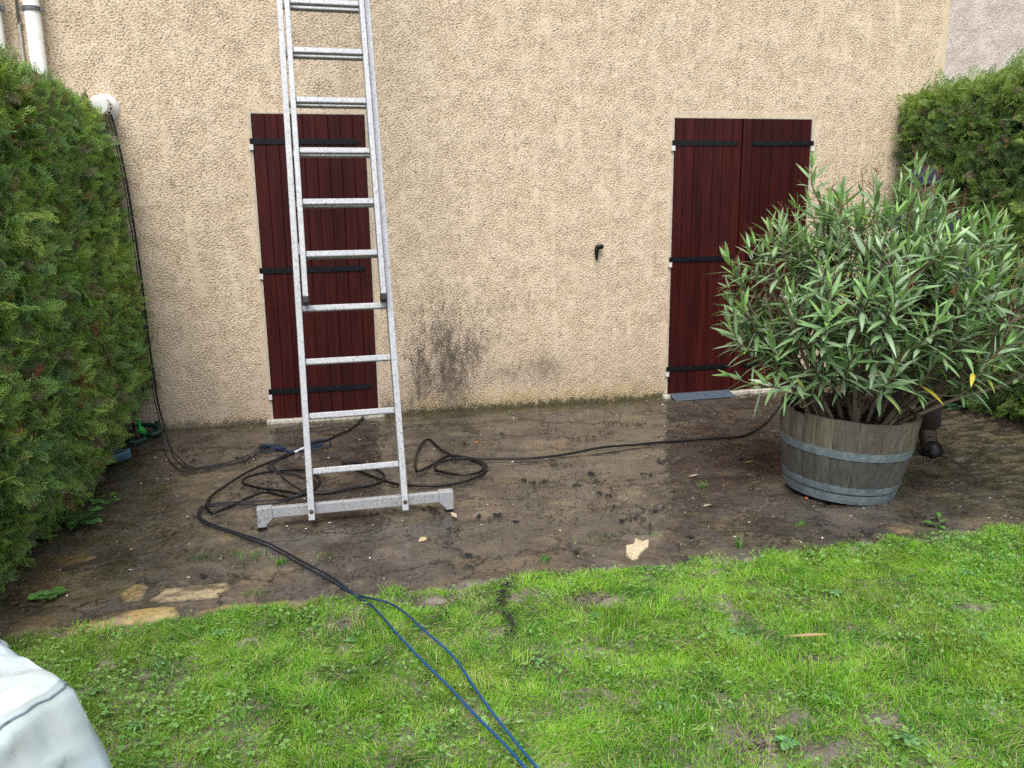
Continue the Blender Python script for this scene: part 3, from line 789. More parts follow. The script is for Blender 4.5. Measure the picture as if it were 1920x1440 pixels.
# ================================================================== BARREL PLANTER
TUB_A = norm(np.array([.060, -.034, 1.0])); TUB_O = np.array([3.081, -2.275, .012])
_e1 = norm(np.cross((0, 1, 0), TUB_A)); _e2 = np.cross(TUB_A, _e1)
def tubp(r_, t_, h): return TUB_O + TUB_A * h + r_ * (cos(t_) * _e1 + sin(t_) * _e2)
def tub_r(h): return .275 + (.342 - .275) * (h / .44) + .016 * (1 - ((h - .24) / .24) ** 2)
def planter():
    root = tag(empty('barrel_planter', tuple(TUB_O)), 'weathered grey half barrel planter with galvanised hoops, holding the oleander', 'planter')
    inv = -root.location; r = np.random.default_rng(77); b = MB(); n = 22
    cuts = np.cumsum(r.uniform(.75, 1.3, n)); cuts = np.concatenate([[0], cuts / cuts[-1]]) * 2 * pi
    hs = np.linspace(0.0, .44, 12)
    for k in range(n):
        t0, t1 = cuts[k] + .0025, cuts[k + 1] - .0025; sh = r.uniform(.72, 1.25); tint = np.array([sh, sh * r.uniform(.97, 1.02), sh * r.uniform(.9, 1.03)])
        ts = np.linspace(t0, t1, 5); top = r.normal(0, .003); V = []
        for h in hs:
            hh = h + (top if h > .4 else 0)
            for t in ts: V.append(tubp(tub_r(h) - (.0035 if t in (ts[0], ts[-1]) else 0) + .0012 * r.normal(), t, hh))
            for t in ts[::-1]: V.append(tubp(tub_r(h) - .024, t, hh))
        m = 10; F = [(j * m + i, j * m + (i + 1) % m, (j + 1) * m + (i + 1) % m, (j + 1) * m + i) for j in range(len(hs) - 1) for i in range(m)]
        q = (len(hs) - 1) * m; F += [(q + i, q + i + 1, q + 8 - i, q + 9 - i) for i in range(4)]
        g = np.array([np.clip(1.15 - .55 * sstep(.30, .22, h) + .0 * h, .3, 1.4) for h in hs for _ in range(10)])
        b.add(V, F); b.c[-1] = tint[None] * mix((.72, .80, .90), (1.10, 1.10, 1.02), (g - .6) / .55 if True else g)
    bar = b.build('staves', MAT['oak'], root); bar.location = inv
    for h0, h1 in ((.247, .288), (.060, .094), (.002, .048)):
        k = MB(); k.lathe([(tub_r(h0) - .004, h0), (tub_r(h0) + .0030, h0), (tub_r((h0 + h1) / 2) + .0032, (h0 + h1) / 2), (tub_r(h1) + .0030, h1), (tub_r(h1) - .004, h1)], 72, None, TUB_O, (_e1, _e2, TUB_A))
        t0 = {.247: -1.05, .060: -1.35, .002: -.9}[h0]
        for dt in (0, .075):
            for dh in (.3, .7): 
                p = tubp(tub_r(h0) + .002, t0 + dt, h0 + (h1 - h0) * dh); e = norm(p - (TUB_O + TUB_A * h0)); k.cyl(p, p + e * .006, .0055, .004, 8)
        o = k.build('hoop', MAT['galv'], root); o.location = inv
    s = MB(); rr = np.linspace(0, .285, 16); V = [tubp(0, 0, .375)]; N = 56
    for q in rr[1:]:
        for i in range(N): V.append(tubp(q, i * 2 * pi / N, .372 + .012 * mnoise.noise(Vector((q * 14 * cos(i * 2 * pi / N), q * 14 * sin(i * 2 * pi / N), 2))) + r.normal(0, .005)))
    F = [(0, 1 + i, 1 + (i + 1) % N) for i in range(N)] + [(1 + (j - 1) * N + i, 1 + j * N + i, 1 + j * N + (i + 1) % N, 1 + (j - 1) * N + (i + 1) % N) for j in range(1, 15) for i in range(N)]
    s.add(V, F, (.028, .020, .014))
    for k in range(420):                                       # dry needles and leaf bits on the soil
        q = .28 * math.sqrt(r.uniform()); t = r.uniform(0, 2 * pi); p = tubp(q, t, .384 + r.uniform(0, .012)); a = r.uniform(0, pi); L = r.uniform(.012, .05)
        e = _e1 * cos(a) + _e2 * sin(a) + TUB_A * r.normal(0, .18); f = np.cross(e, TUB_A) * .0018
        sh = r.uniform(.4, 1.3); s.add([p - e * L / 2 - f, p + e * L / 2 - f * .5, p + e * L / 2 + f * .5, p - e * L / 2 + f], [(0, 1, 2, 3)], (.16 * sh, .105 * sh, .07 * sh))
    o = s.build('soil_bed', MAT['soil'], root); o.location = inv
planter()

# ================================================================== OLEANDER
def leaf_strip(r, p, d, up, L, w, droop, cup=.22, k=6):
    """lanceolate leaf with a folded midrib; returns verts (3 per row), faces"""
    t = np.linspace(0, 1, k); wid = w * np.sin(pi * np.clip(t, 0, 1) ** .85) ** .9; wid[0] = w * .10; wid[-1] = 0.0006
    d = norm(d); s_ = norm(np.cross(d, up)); n = np.cross(s_, d); tw = r.normal(0, .25)
    c = p + d * (L * t)[:, None] - np.array([0, 0, 1.0]) * (droop * L * t ** 2)[:, None]
    sv = np.array([s_ * cos(tw * q) + n * sin(tw * q) for q in t]); nv = np.array([n * cos(tw * q) - s_ * sin(tw * q) for q in t])
    l = c - sv * wid[:, None] + nv * (cup * wid)[:, None]; rt = c + sv * wid[:, None] + nv * (cup * wid)[:, None]
    V = np.stack([l, c, rt], 1).reshape(-1, 3)
    F = [(3 * i + j, 3 * i + j + 1, 3 * i + j + 4, 3 * i + j + 3) for i in range(k - 1) for j in (0, 1)]
    return V, F

def oleander():
    r = np.random.default_rng(123); base = TUB_O + TUB_A * .372
    root = tag(empty('oleander', tuple(base)), 'large leafy oleander bush with narrow green leaves growing from the half barrel', 'shrub')
    inv = -root.location
    ea = np.array([.825, -.565, 0.0]); eb = np.array([.565, .825, 0.0]); ez = np.array([0, 0, 1.0])
    ctr = TUB_O + np.array([0, 0, 1.03]) + ea * .10 - eb * .02
    # primary limbs fan out of the soil
    limbs = []; st = MB()
    for k in range(26):
        t = r.uniform(0, 2 * pi); q = .20 * math.sqrt(r.uniform(.03, 1)); p0 = tubp(q, t, .355)
        dirv = norm(np.array([cos(t) * (.25 + q * 2.2), sin(t) * (.25 + q * 2.2), 1.0]) + r.normal(0, .18, 3)); Lh = r.uniform(.50, .80)
        if k < 3:                                             # the low limbs leaning out to the right
            p0 = tubp(.24, (-.35, -.15, .1)[k], .365); dirv = norm(ea * (.9, .85, .75)[k] + ez * (.50, .62, .8)[k] + eb * (.1, .15, -.2)[k]); Lh = (.92, .85, .85)[k]
        p1 = p0 + dirv * Lh * .35 + r.normal(0, .03, 3); p2 = p0 + dirv * Lh * .7 + ez * .03 + r.normal(0, .04, 3); p3 = p0 + dirv * Lh + ez * .08 + r.normal(0, .05, 3)
        rad = r.uniform(.009, .0145); st.tube([p0 - dirv * .03, p1, p2, p3], [rad, rad * .8, rad * .6, rad * .4], 8, 5, np.array((.17, .135, .095)) * r.uniform(.7, 1.25))
        limbs.append(catmull(np.array([p0, p1, p2, p3]), 8))
    allp = np.concatenate(limbs)
    # shoot tips through the crown's volume, most of them near its outside
    tips = []; tries = 0
    while len(tips) < 320 and tries < 20000:
        tries += 1
        v = norm(r.normal(0, 1, 3)); rad = r.uniform(.12, 1) ** .42; a, b_, c = v * rad
        rx = .75 if a < 0 else .90; rz = .50 if c < 0 else .56
        if c < 0 and a > 0: rz = .50
        sc = 1 + .10 * mnoise.noise(Vector(v * 2.3))
        p = ctr + ea * a * rx * sc + eb * b_ * .58 * sc + ez * c * rz * sc
        if p[2] < .52 and abs(a) < .35 and b_ < 0 and r.uniform() < .5: continue
        if p[2] < .50 or (p[2] < .74 and abs(a) < .62 and b_ < .3): continue
        if a > .62 and c > .45 and r.uniform() < .5: continue
        tips.append((p, v, rad))
    for u, v_, y in ((1522, 318, -2.15), (1716, 318, -2.05), (1372, 622, -2.25), (1372, 705, -2.3), (1395, 575, -2.2), (1880, 430, -2.3), (1900, 560, -2.4), (1905, 660, -2.4), (1430, 480, -2.2), (1560, 385, -2.1), (1640, 380, -2.1),
                      (1470, 430, -2.2), (1780, 365, -2.2), (1850, 690, -2.5), (1600, 665, -2.7), (1662, 715, -2.7), (1480, 715, -2.5), (1760, 690, -2.6), (1735, 340, -2.2), (1748, 356, -2.2), (1722, 330, -2.15), (1758, 385, -2.2), (1440, 720, -2.5), (1890, 620, -2.35), (1840, 520, -2.45), (1740, 395, -2.35), (1765, 430, -2.4), (1715, 440, -2.4), (1790, 470, -2.45), (1745, 480, -2.45), (1700, 385, -2.3), (1735, 350, -2.3), (1690, 350, -2.25), (1775, 520, -2.5), (1730, 545, -2.5), (1800, 560, -2.5), (1752, 372, -2.3), (1760, 410, -2.35), (1728, 420, -2.35)):
        p = W(u, v_, y); tips.append((p, norm(p - ctr + ez * .15), 1.0))
    LV = []; LF = []; LC = []; off = 0
    def put(V, F, C_):
        nonlocal off
        LV.append(V); LF.append(np.array(F) + off); LC.append(C_); off += len(V)
    for ti, (p, v, rad) in enumerate(tips):
        out = norm(p - (base + ez * .05)); d = norm(out * .70 + ez * .72 + v * .20 + r.normal(0, .16, 3))
        if p[2] < .75: d = norm(d + np.array([v[0], v[1], -.25]) * .45)
        # join to the nearest lower limb point
        q = allp[allp[:, 2] < p[2] - .05] if (allp[:, 2] < p[2] - .05).any() else allp
        j = q[np.argmin(((q - (p - d * .30)) ** 2).sum(1) + .02 * r.uniform(0, 1, len(q)))]
        mid = (j + p) / 2 - ez * .03 + r.normal(0, .02, 3) - d * .02
        st.tube([j, mid, p - d * .10, p], [.0055, .0045, .0038, .0022], 6, 4, np.array((.15, .125, .075)) if r.uniform() < .6 else np.array((.085, .05, .035)))
        tall = ti in (320, 321)
        nw = int(r.integers(4, 7)) + (2 if tall else 0); dark = r.uniform(.75, 1.2) * (1 - .12 * (1 - rad))
        x = norm(np.cross(d, ez + .01)); y = np.cross(d, x); a0 = r.uniform(0, 2 * pi); yel = r.uniform() < .22
        for w in range(nw):
            f = w / max(1, nw - 1); pp = p - d * (.175 * (1.25 if tall else 1) * (1 - f)) if nw > 1 else p
            for k in range(3):
                if r.uniform() < .08: continue
                an = a0 + w * 1.05 + k * 2.094 + r.normal(0, .18); op = radians(np.interp(f, (0, .6, 1), (78, 58, 22)) + r.normal(0, 9))
                ld = d * cos(op) + (x * cos(an) + y * sin(an)) * sin(op); L = r.uniform(.095, .165) * (1 - .28 * (f > .85)); wd = L * r.uniform(.074, .096)
                upv = norm(d + ez * .4 + r.normal(0, .15, 3))
                V, F = leaf_strip(r, pp, ld, upv, L, wd, r.uniform(.05, .34) * (1.2 - f))
                c0 = np.array([.118, .195, .085]) if f < .8 else np.array([.135, .240, .070])
                c0 = c0 * 1.5 * dark * r.uniform(.75, 1.25); t_ = r.uniform()
                if t_ < .34: c0 = mix(c0, (.25, .33, .23), .6)            # pale greyish leaves
                elif t_ < .36 and f < .5: c0 = np.array([.27, .33, .065]) * r.uniform(.8, 1.2)
                elif t_ < .366 and f < .35: c0 = np.array([.48, .40, .05])
                cc = np.tile(c0, (len(V), 1)); cc[1::3] = cc[1::3] * 1.25 + np.array([.03, .04, .015]); put(V, F, cc)
    o = np_mesh('leaves', np.concatenate(LV), np.concatenate(LF), MAT['oleander'], root, np.clip(np.concatenate(LC), 0, .8), True); o.location = inv
    # spent flower stalks above some tips
    for ti, (p, v, rad) in enumerate(tips):
        if rad < .8 or r.uniform() > (.45 if p[2] > 1.1 else .12): continue
        d = norm(v * .3 + ez * .9 + r.normal(0, .15, 3)); red = np.array((.17, .055, .035)) if (p - ctr) @ ea < .45 else np.array((.32, .22, .06))
        fs = MB(); L = r.uniform(.07, .14); fs.tube([p, p + d * L * .5, p + d * L], [.0022, .0018, .0012], 5, 2, red)
        for k in range(int(r.integers(4, 8))):
            q = p + d * L * r.uniform(.4, 1); e = norm(d * .8 + r.normal(0, .5, 3)); l2 = r.uniform(.02, .05)
            fs.tube([q, q + e * l2 * .6, q + e * l2], [.0013, .0011, .0022], 4, 2, red * r.uniform(.7, 1.4))
        o = fs.build('flower_stalk', MAT['bark'], root); o.location = inv
    o = st.build('stems', MAT['bark'], root, True); o.location = inv
oleander()

# ================================================================== PERSON behind the oleander
def skin(verts, edges, rad, levels=2, root_i=0):
    """grow one continuous surface round a skeleton and return plain verts / faces"""
    me = bpy.data.meshes.new('skeleton'); me.from_pydata([tuple(v) for v in verts], edges, [])
    o = bpy.data.objects.new('skeleton', me); COL.objects.link(o)
    m = o.modifiers.new('skin', 'SKIN'); m.use_smooth_shade = True
    for i, q in enumerate(me.skin_vertices[0].data):
        q.radius = rad[i] if isinstance(rad[i], tuple) else (rad[i], rad[i]); q.use_root = (i == root_i)
    s_ = o.modifiers.new('sub', 'SUBSURF'); s_.levels = levels; s_.render_levels = levels
    dg = bpy.context.evaluated_depsgraph_get(); ev = o.evaluated_get(dg); em = ev.to_mesh()
    V = np.array([v.co[:] for v in em.vertices]); F = [tuple(p.vertices) for p in em.polygons]
    ev.to_mesh_clear(); bpy.data.objects.remove(o); bpy.data.meshes.remove(me)
    return V, F
class Chain:
    def __init__(s): s.v = []; s.e = []; s.r = []
    def add(s, p, r_, par=None):
        s.v.append(np.asarray(p, float)); s.r.append(r_); i = len(s.v) - 1
        if par is not None: s.e.append((par, i))
        return i

def person():
    O = np.array([3.93, -1.70, 0.0]); f = norm(np.array([-.45, -.89, 0.0])); l = np.array([-f[1], f[0], 0.0]) * -1   # facing, own left
    l = np.cross((0, 0, 1.0), f); Z = np.array([0, 0, 1.0])
    def P(a, b, c): return O + f * a + l * b + Z * c + np.array([-.977, .21, 0]) * max(0, c - .8) * .09           # forward, left, up
    skin_m = M_simple('skin', (.42, .22, .16), .5, 0, .12, 40, .1); 
    navy = M_simple('navy_cloth', (.012, .014, .030), .85, 0, .35, 70, .4); brown = M_simple('brown_trouser_cloth', (.026, .018, .015), .85, 0, .4, 60, .5)
    boot_m = M_simple('brown_boot_leather', (.040, .024, .017), .6, 0, .4, 80, .4); glove_m = M_simple('orange_glove', (.32, .075, .025), .8, 0, .25, 70, .3)
    # ---- body: pelvis, spine, neck, head, arms with hands and fingers, legs with feet
    c = Chain(); pel = c.add(P(0, 0, .90), (.125, .10)); w = c.add(P(.02, 0, 1.05), (.118, .095), pel); ch = c.add(P(.06, 0, 1.25), (.135, .10), w); nk = c.add(P(.10, 0, 1.42), (.058, .058), ch)
    nk2 = c.add(P(.135, 0, 1.49), (.052, .055), nk); hd = c.add(P(.165, 0, 1.57), (.076, .088), nk2); c.add(P(.175, 0, 1.65), (.070, .080), hd)
    hands = []
    for sg in (-1, 1):
        sh = c.add(P(.07, .165 * sg, 1.37), .056, ch); el = c.add(P(.10, .235 * sg, 1.10), .043, sh); wr = c.add(P(.31, .13 * sg, 1.03), .028, el)
        pm = c.add(P(.375, .105 * sg, 1.02), (.040, .018), wr); fd = norm(f * .9 - l * sg * .2 - Z * .2)
        for k in range(4):
            s0 = P(.40, (.10 + .020 * (k - 1.5)) * sg, 1.015); Lf = (.030, .034, .032, .025)[k]
            a = c.add(s0 + fd * .012, .0095, pm); b = c.add(s0 + fd * (.012 + Lf), .0088, a); c.add(s0 + fd * (.012 + Lf * 1.5) - Z * Lf * .8, .008, b)
        a = c.add(P(.365, (.105 - .042) * sg, 1.04), .012, pm); b = c.add(P(.40, (.105 - .055) * sg, 1.045), .010, a); c.add(P(.425, (.105 - .05) * sg, 1.035), .008, b); hands.append((sg, fd))
        hp_ = c.add(P(.0, .09 * sg, .86), .088, pel); kn = c.add(P(.06 - .02 * sg, .11 * sg, .48), .058, hp_); an = c.add(P(-.01, .115 * sg, .10), .040, kn)
        hl = c.add(P(.02, .118 * sg, .045), .036, an); c.add(P(.13, .13 * sg, .035), (.040, .028), hl)
    V, F = skin(c.v, c.e, c.r)
    b = MB(); b.add(V, F)
    # face: brow, nose, eyes, mouth and ears worked onto the head
    hc = P(.175, 0, 1.585)
    def ell(ctr, rx, ry, rz, n=10):
        t = np.linspace(-pi / 2, pi / 2, n); prof = [(max(cos(q), .001), sin(q)) for q in t]; k0 = len(b.v)
        b.lathe(prof, 14); q = b.v[-1]; b.v[-1] = ctr + q[:, :1] * f * rx + q[:, 1:2] * l * ry + q[:, 2:] * Z * rz
    ell(hc + f * .012, .092, .074, .112, 16)
    b.tube([hc + f * .092 + Z * .022, hc + f * .112 - Z * .012, hc + f * .100 - Z * .026], [.009, .014, .010], 8, 4)
    for sg in (-1, 1):
        ell(hc + l * .074 * sg - f * .01 - Z * .004, .020, .008, .032); ell(hc + f * .086 + l * .030 * sg + Z * .030, .014, .024, .008)
        ell(hc + f * .076 + l * .042 * sg - Z * .02, .020, .024, .022)
    ell(hc + f * .092 - Z * .052, .012, .026, .007); ell(hc + f * .080 - Z * .085, .020, .026, .020)
    body = b.build('person', skin_m, None, True)
    tag(body, 'person mostly hidden behind the oleander in dark navy jacket, cap, brown trousers and boots', 'person')
    eye_m = M_simple('eye', (.05, .04, .035), .2)
    for sg in (-1, 1):
        e = MB(); q = hc + f * .0955 + l * .031 * sg + Z * .014; e.lathe([(.0001, -.006), (.007, -.004), (.009, 0), (.006, .004), (.0001, .005)], 12, None, q, (l, Z, f))
        e.build('eye', eye_m, body, True)
    hr = MB(); t = np.linspace(-.25, pi / 2, 8); hr.lathe([(max(cos(q), .001), sin(q)) for q in t], 20); q = hr.v[-1]
    hr.v[-1] = hc - f * .012 + q[:, :1] * f * .094 + q[:, 1:2] * l * .080 + q[:, 2:] * Z * .104; hr.build('hair', M_simple('grey_brown_hair', (.06, .045, .035), .8, 0, .5, 120, .6), body, True)
    # ---- clothing
    c = Chain(); pel = c.add(P(.0, 0, .86), (.160, .125)); w = c.add(P(.02, 0, 1.05), (.165, .128), pel); ch = c.add(P(.06, 0, 1.26), (.172, .130), w); c.add(P(.10, 0, 1.43), (.080, .075), ch)
    for sg in (-1, 1):
        sh = c.add(P(.07, .180 * sg, 1.365), .078, ch); el = c.add(P(.10, .245 * sg, 1.09), .062, sh); m2 = c.add(P(.21, .19 * sg, 1.06), .052, el); c.add(P(.30, .135 * sg, 1.032), .044, m2)
    V, F = skin(c.v, c.e, c.r); V = V + .008 * np.array([[mnoise.noise(Vector(p * 9 + Vector((k, 0, 0)))) for k in (0, 7, 13)] for p in [Vector(v) for v in V]])
    b = MB(); b.add(V, F); b.build('jacket', navy, body, True)
    c = Chain(); pel = c.add(P(0, 0, .90), (.150, .118))
    for sg in (-1, 1):
        h_ = c.add(P(.0, .095 * sg, .82), .108, pel); kn = c.add(P(.06 - .02 * sg, .112 * sg, .48), .083, h_); cf = c.add(P(.02, .116 * sg, .26), .078, kn); c.add(P(.0, .116 * sg, .105), .082, cf)
    V, F = skin(c.v, c.e, c.r); V = V + .013 * np.array([[mnoise.noise(Vector((p[0] * 5 + k, p[1] * 5, p[2] * 15))) for k in (0, 7, 13)] for p in V])
    b = MB(); b.add(V, F); b.build('trousers', brown, body, True)
    for sg in (-1, 1):
        c = Chain(); an = c.add(P(-.01, .116 * sg, .175), (.056, .060)); a2 = c.add(P(-.005, .117 * sg, .10), (.054, .058), an); ml = c.add(P(.055, .122 * sg, .058), (.052, .046), a2); c.add(P(.125, .130 * sg, .050), (.056, .044), ml); c.add(P(-.04, .116 * sg, .05), (.046, .044), a2)
        V, F = skin(c.v, c.e, c.r); V[:, 2] = np.maximum(V[:, 2], .018)
        b = MB(); b.add(V, F); bo = b.build('boot', boot_m, body, True)
        t = MB(); tt = np.linspace(-.1, pi / 2, 8); t.lathe([(max(cos(q), .001), sin(q)) for q in tt], 22); q = t.v[-1]
        t.v[-1] = P(.128, .130 * sg, .022) + q[:, :1] * f * .066 + q[:, 1:2] * l * .062 + q[:, 2:] * Z * .066; t.build('toe_cap', MAT['rubber'], bo, True)
        s = MB(); out = [(-.075, .0), (-.06, .042), (0, .052), (.10, .062), (.17, .048), (.198, 0), (.17, -.048), (.10, -.058), (0, -.05), (-.06, -.042)]
        n = len(out); V = [P(x, .122 * sg + y, z) for z in (.002, .024) for x, y in out]
        s.add(V, [(i, (i + 1) % n, n + (i + 1) % n, n + i) for i in range(n)] + [tuple(range(n - 1, -1, -1)), tuple(range(n, 2 * n))]); s.build('boot_sole', MAT['rubber'], bo, bevel=.004)
        lc = MB()
        for k in range(4): lc.tube([P(.075 - .018 * k, (.122 - .024) * sg, .098 + .017 * k), P(.088 - .018 * k, .122 * sg, .106 + .017 * k), P(.075 - .018 * k, (.122 + .024) * sg, .098 + .017 * k)], .0028, 5, 3)
        lc.build('boot_lace', MAT['rubber'], bo, True)
    for sg, fd in hands:
        c = Chain(); wr = c.add(P(.285, .14 * sg, 1.034), .041); w2 = c.add(P(.32, .128 * sg, 1.03), .036, wr); pm = c.add(P(.375, .105 * sg, 1.02), (.048, .025), w2)
        for k in range(4):
            s0 = P(.40, (.10 + .022 * (k - 1.5)) * sg, 1.015); Lf = (.032, .037, .034, .027)[k]
            a = c.add(s0 + fd * .012, .0125, pm); b_ = c.add(s0 + fd * (.012 + Lf), .0115, a); c.add(s0 + fd * (.012 + Lf * 1.6) - Z * Lf * .85, .0105, b_)
        a = c.add(P(.365, (.105 - .044) * sg, 1.042), .015, pm); b_ = c.add(P(.405, (.105 - .058) * sg, 1.047), .013, a); c.add(P(.435, (.105 - .052) * sg, 1.036), .011, b_)
        V, F = skin(c.v, c.e, c.r); b = MB(); b.add(V, F); b.build('glove', glove_m, body, True)
    k = MB(); t = np.linspace(-.05, pi / 2, 9); k.lathe([(max(cos(q), .001), sin(q)) for q in t], 26); q = k.v[-1]
    k.v[-1] = hc + Z * .036 + q[:, :1] * f * .104 + q[:, 1:2] * l * .087 + q[:, 2:] * Z * .085
    n = 14; a = np.linspace(-1.1, 1.1, n); V = []
    for z in (.034, .040):
        for s_, ext in ((1.0, 0), (1.62, 1)):
            V += [hc + f * (.098 * cos(x) * (s_ if ext else 1)) + l * .085 * sin(x) * (1.05 if ext else 1) + Z * (z - (.016 * ext)) for x in a]
    F = [(i, i + 1, n + i + 1, n + i) for i in range(n - 1)] + [(2 * n + i, 3 * n + i, 3 * n + i + 1, 2 * n + i + 1) for i in range(n - 1)] + [(n + i, n + i + 1, 3 * n + i + 1, 3 * n + i) for i in range(n - 1)]
    k.add(V, F); k.build('cap', navy, body, True)
person()

# ================================================================== CABLES, CORDS, ROPES, HOSE
def gpts(pts, r_): return [G(u, v, r_) for u, v in pts]
def lift(P, amt=.004, seed=0):
    """where a line crosses over itself it rides a little higher"""
    P = np.array(P); r = np.random.default_rng(seed); P[:, 2] += np.abs(r.normal(0, amt, len(P))); return P
def black_hose():
    pts = [(1492, 744), (1478, 752), (1462, 763), (1440, 789), (1418, 806), (1392, 818), (1340, 824), (1240, 829), (1200, 834), (1130, 842), (1060, 852), (1000, 859), (940, 860), (887, 860), (866, 857), (844, 854), (827, 861), (809, 872), (786, 884), (779, 876), (780, 858), (787, 838), (796, 827), (804, 824), (813, 830), (827, 843), (842, 853), (860, 859), (883, 862), (901, 869), (907, 877), (897, 886), (874, 891), (848, 889), (823, 883), (815, 877), (820, 871), (839, 864), (866, 860), (888, 862), (905, 867), (913, 876), (908, 886), (892, 896), (866, 904), (830, 910), (795, 912), (759, 910), (733, 905), (706, 897), (685, 888), (660, 878), (643, 870), (650, 867), (680, 870), (703, 879), (718, 888), (721, 896), (714, 904), (699, 910), (662, 917), (618, 924), (588, 926), (560, 926), (535, 923), (499, 918), (464, 910), (455, 904), (464, 897), (490, 888), (517, 882), (544, 881), (575, 884), (595, 893), (599, 903), (591, 916), (575, 926), (552, 931), (526, 929), (499, 924), (478, 930), (455, 939), (432, 950), (411, 959), (398, 962), (390, 955), (389, 943), (397, 930), (425, 911), (455, 892), (482, 877), (508, 866), (535, 856), (554, 848), (579, 837), (597, 831), (616, 824), (632, 817), (652, 808), (668, 797), (676, 788), (682, 781)]
    P = lift(gpts(pts, .010), .0035, 3)
    b = MB(); b.tube(P, .0072, 10, 5)
    o = tag(b.build('black_hose', MAT['rubber'], None, True), 'long black rubber hose looping over the wet patio from the planter to the ladder', 'hose')
    m = [i for i, q in enumerate(pts) if q == (554, 848)][0]; t = MB(); t.tube([P[m - 0] * .9 + P[m - 1] * .1, P[m] * .5 + P[m + 1] * .5, P[m] * .1 + P[m + 1] * .9], .0088, 10, 4); t.build('white_tape', MAT['white_pvc'], o, True)
black_hose()

def strand(name, P, r_, mat, label, cat, cols=None, group=None):
    b = MB(); b.tube(P, r_, 6, 5, cols=cols); return tag(b.build(name, mat, None, True), label, cat, group)
CORD_M = M_vcol('dirty_cord', .55, .3, 220, .4)
def cords():
    kn = [(492, 838), (500, 838)]
    A = [W(204, 212, -.028), W(213, 240, -.10), W(236, 345, -.14), W(260, 500, -.15), W(277, 640, -.15), W(288, 715, -.16), W(294, 755, -.22)]
    for i, (dx, tail, lab) in enumerate((
            (-3, [(301, 797), (305, 831), (313, 856), (331, 877), (350, 885), (378, 879), (407, 874), (444, 867), (470, 856), (487, 843)] + kn, 'leftmost of three thin black cords hanging beside the left hedge, its loop the lowest'),
            (1.5, [(308, 803), (318, 838), (332, 864), (357, 879), (376, 876), (407, 871.5), (444, 862), (472, 850), (484, 839)] + kn, 'middle one of three thin black cords hanging down beside the left hedge'),
            (4, [(310, 803), (322, 840), (343, 866), (360, 876), (378, 877), (408, 873), (453, 867), (479, 854), (490, 845)] + kn, 'rightmost of three thin black cords hanging down beside the left hedge'))):
        Q = [p + np.array([dx * .0035, -.008 * i, 0]) for p in A]; n = len(tail)
        hz = [.16, .055, .014] + [.006] * n
        Q += [G(u, v, hz[k]) for k, (u, v) in enumerate(tail)]
        Q[-1] = Q[-1] + np.array([0, 0, .006 + .004 * i])
        strand('cord', Q, .0036, CORD_M, lab, 'cord', [(.012, .012, .016)] * 3 + [(.018, .019, .030)], 'black cords hanging by the hedge')
cords()
def ropes():
    dk, bl = (.014, .018, .027), (.012, .075, .20)
    p1 = [(494, 836), (512, 834), (528, 838), (540, 845), (560, 841), (578, 832), (598, 825), (612, 825), (620, 831), (616, 838), (596, 842), (570, 844), (548, 849), (528, 859), (508, 871), (503, 877), (512, 882), (524, 887), (536, 900), (556, 914), (567, 922), (560, 929), (530, 936), (500, 939), (450, 943), (410, 944), (388, 947), (375, 954), (371, 966), (380, 978), (400, 988), (440, 1001), (500, 1024), (560, 1056), (620, 1089), (662, 1113), (700, 1124), (727, 1131), (758, 1148), (800, 1187), (850, 1231), (890, 1290), (925, 1340), (968, 1395), (1012, 1446)]
    p2 = [(490, 842), (505, 848), (524, 843), (545, 848), (565, 846), (585, 841), (605, 833), (580, 838), (556, 844), (535, 853), (510, 868), (526, 884), (548, 890), (572, 897), (592, 904), (578, 916), (562, 925), (540, 938), (500, 946), (458, 946), (420, 947), (392, 949), (379, 956), (374, 966), (383, 976), (402, 985), (442, 998), (503, 1019), (563, 1051), (623, 1084), (655, 1108), (668, 1119), (702, 1141), (740, 1185), (788, 1235), (838, 1284), (895, 1345), (946, 1396), (990, 1446)]
    for i, (pp, lab) in enumerate(((p1, 'blue rope lying across the lawn, the one farther to the right'), (p2, 'blue rope lying across the lawn, the one farther to the left'))):
        P = [G(u, v, .008 if v < 1120 else .034) for u, v in pp]; P = lift(P, .003, 11 + i); n = len(pp)
        cols = [(.012, .035, .085) if (k < 9) else dk if v < 1085 else tuple(np.array(dk) + (np.array(bl) - np.array(dk)) * min(1, (v - 1085) / 130)) for k, (u, v) in enumerate(pp)]
        strand('rope', P, .0044, CORD_M, lab, 'rope', cols, 'blue ropes across the lawn')
    # the tangle where cords and ropes are knotted together
    r = np.random.default_rng(9); b = MB(); c0, c1 = G(493, 838, .014), G(532, 843, .012)
    for k in range(9):
        b.tube([c0 + (c1 - c0) * t + np.array([r.normal(0, .012), r.normal(0, .016), abs(r.normal(0, .007))]) for t in np.linspace(-.05 + .1 * r.uniform(), 1, 6)], .0042, 6, 5, (.010, .026, .065) if k % 2 else (.012, .016, .03))
    for t in (.12, .93): b.tube([c0 + (c1 - c0) * t + np.array([0, .016 * cos(a), .008 + .012 * sin(a)]) for a in np.linspace(0, 4 * pi, 14)], .005, 6, 3, (.010, .030, .085))
    tag(b.build('rope_knot', CORD_M, None, True), 'dark blue tangle of knotted rope on the patio left of the ladder', 'knot', 'blue ropes across the lawn')
ropes()

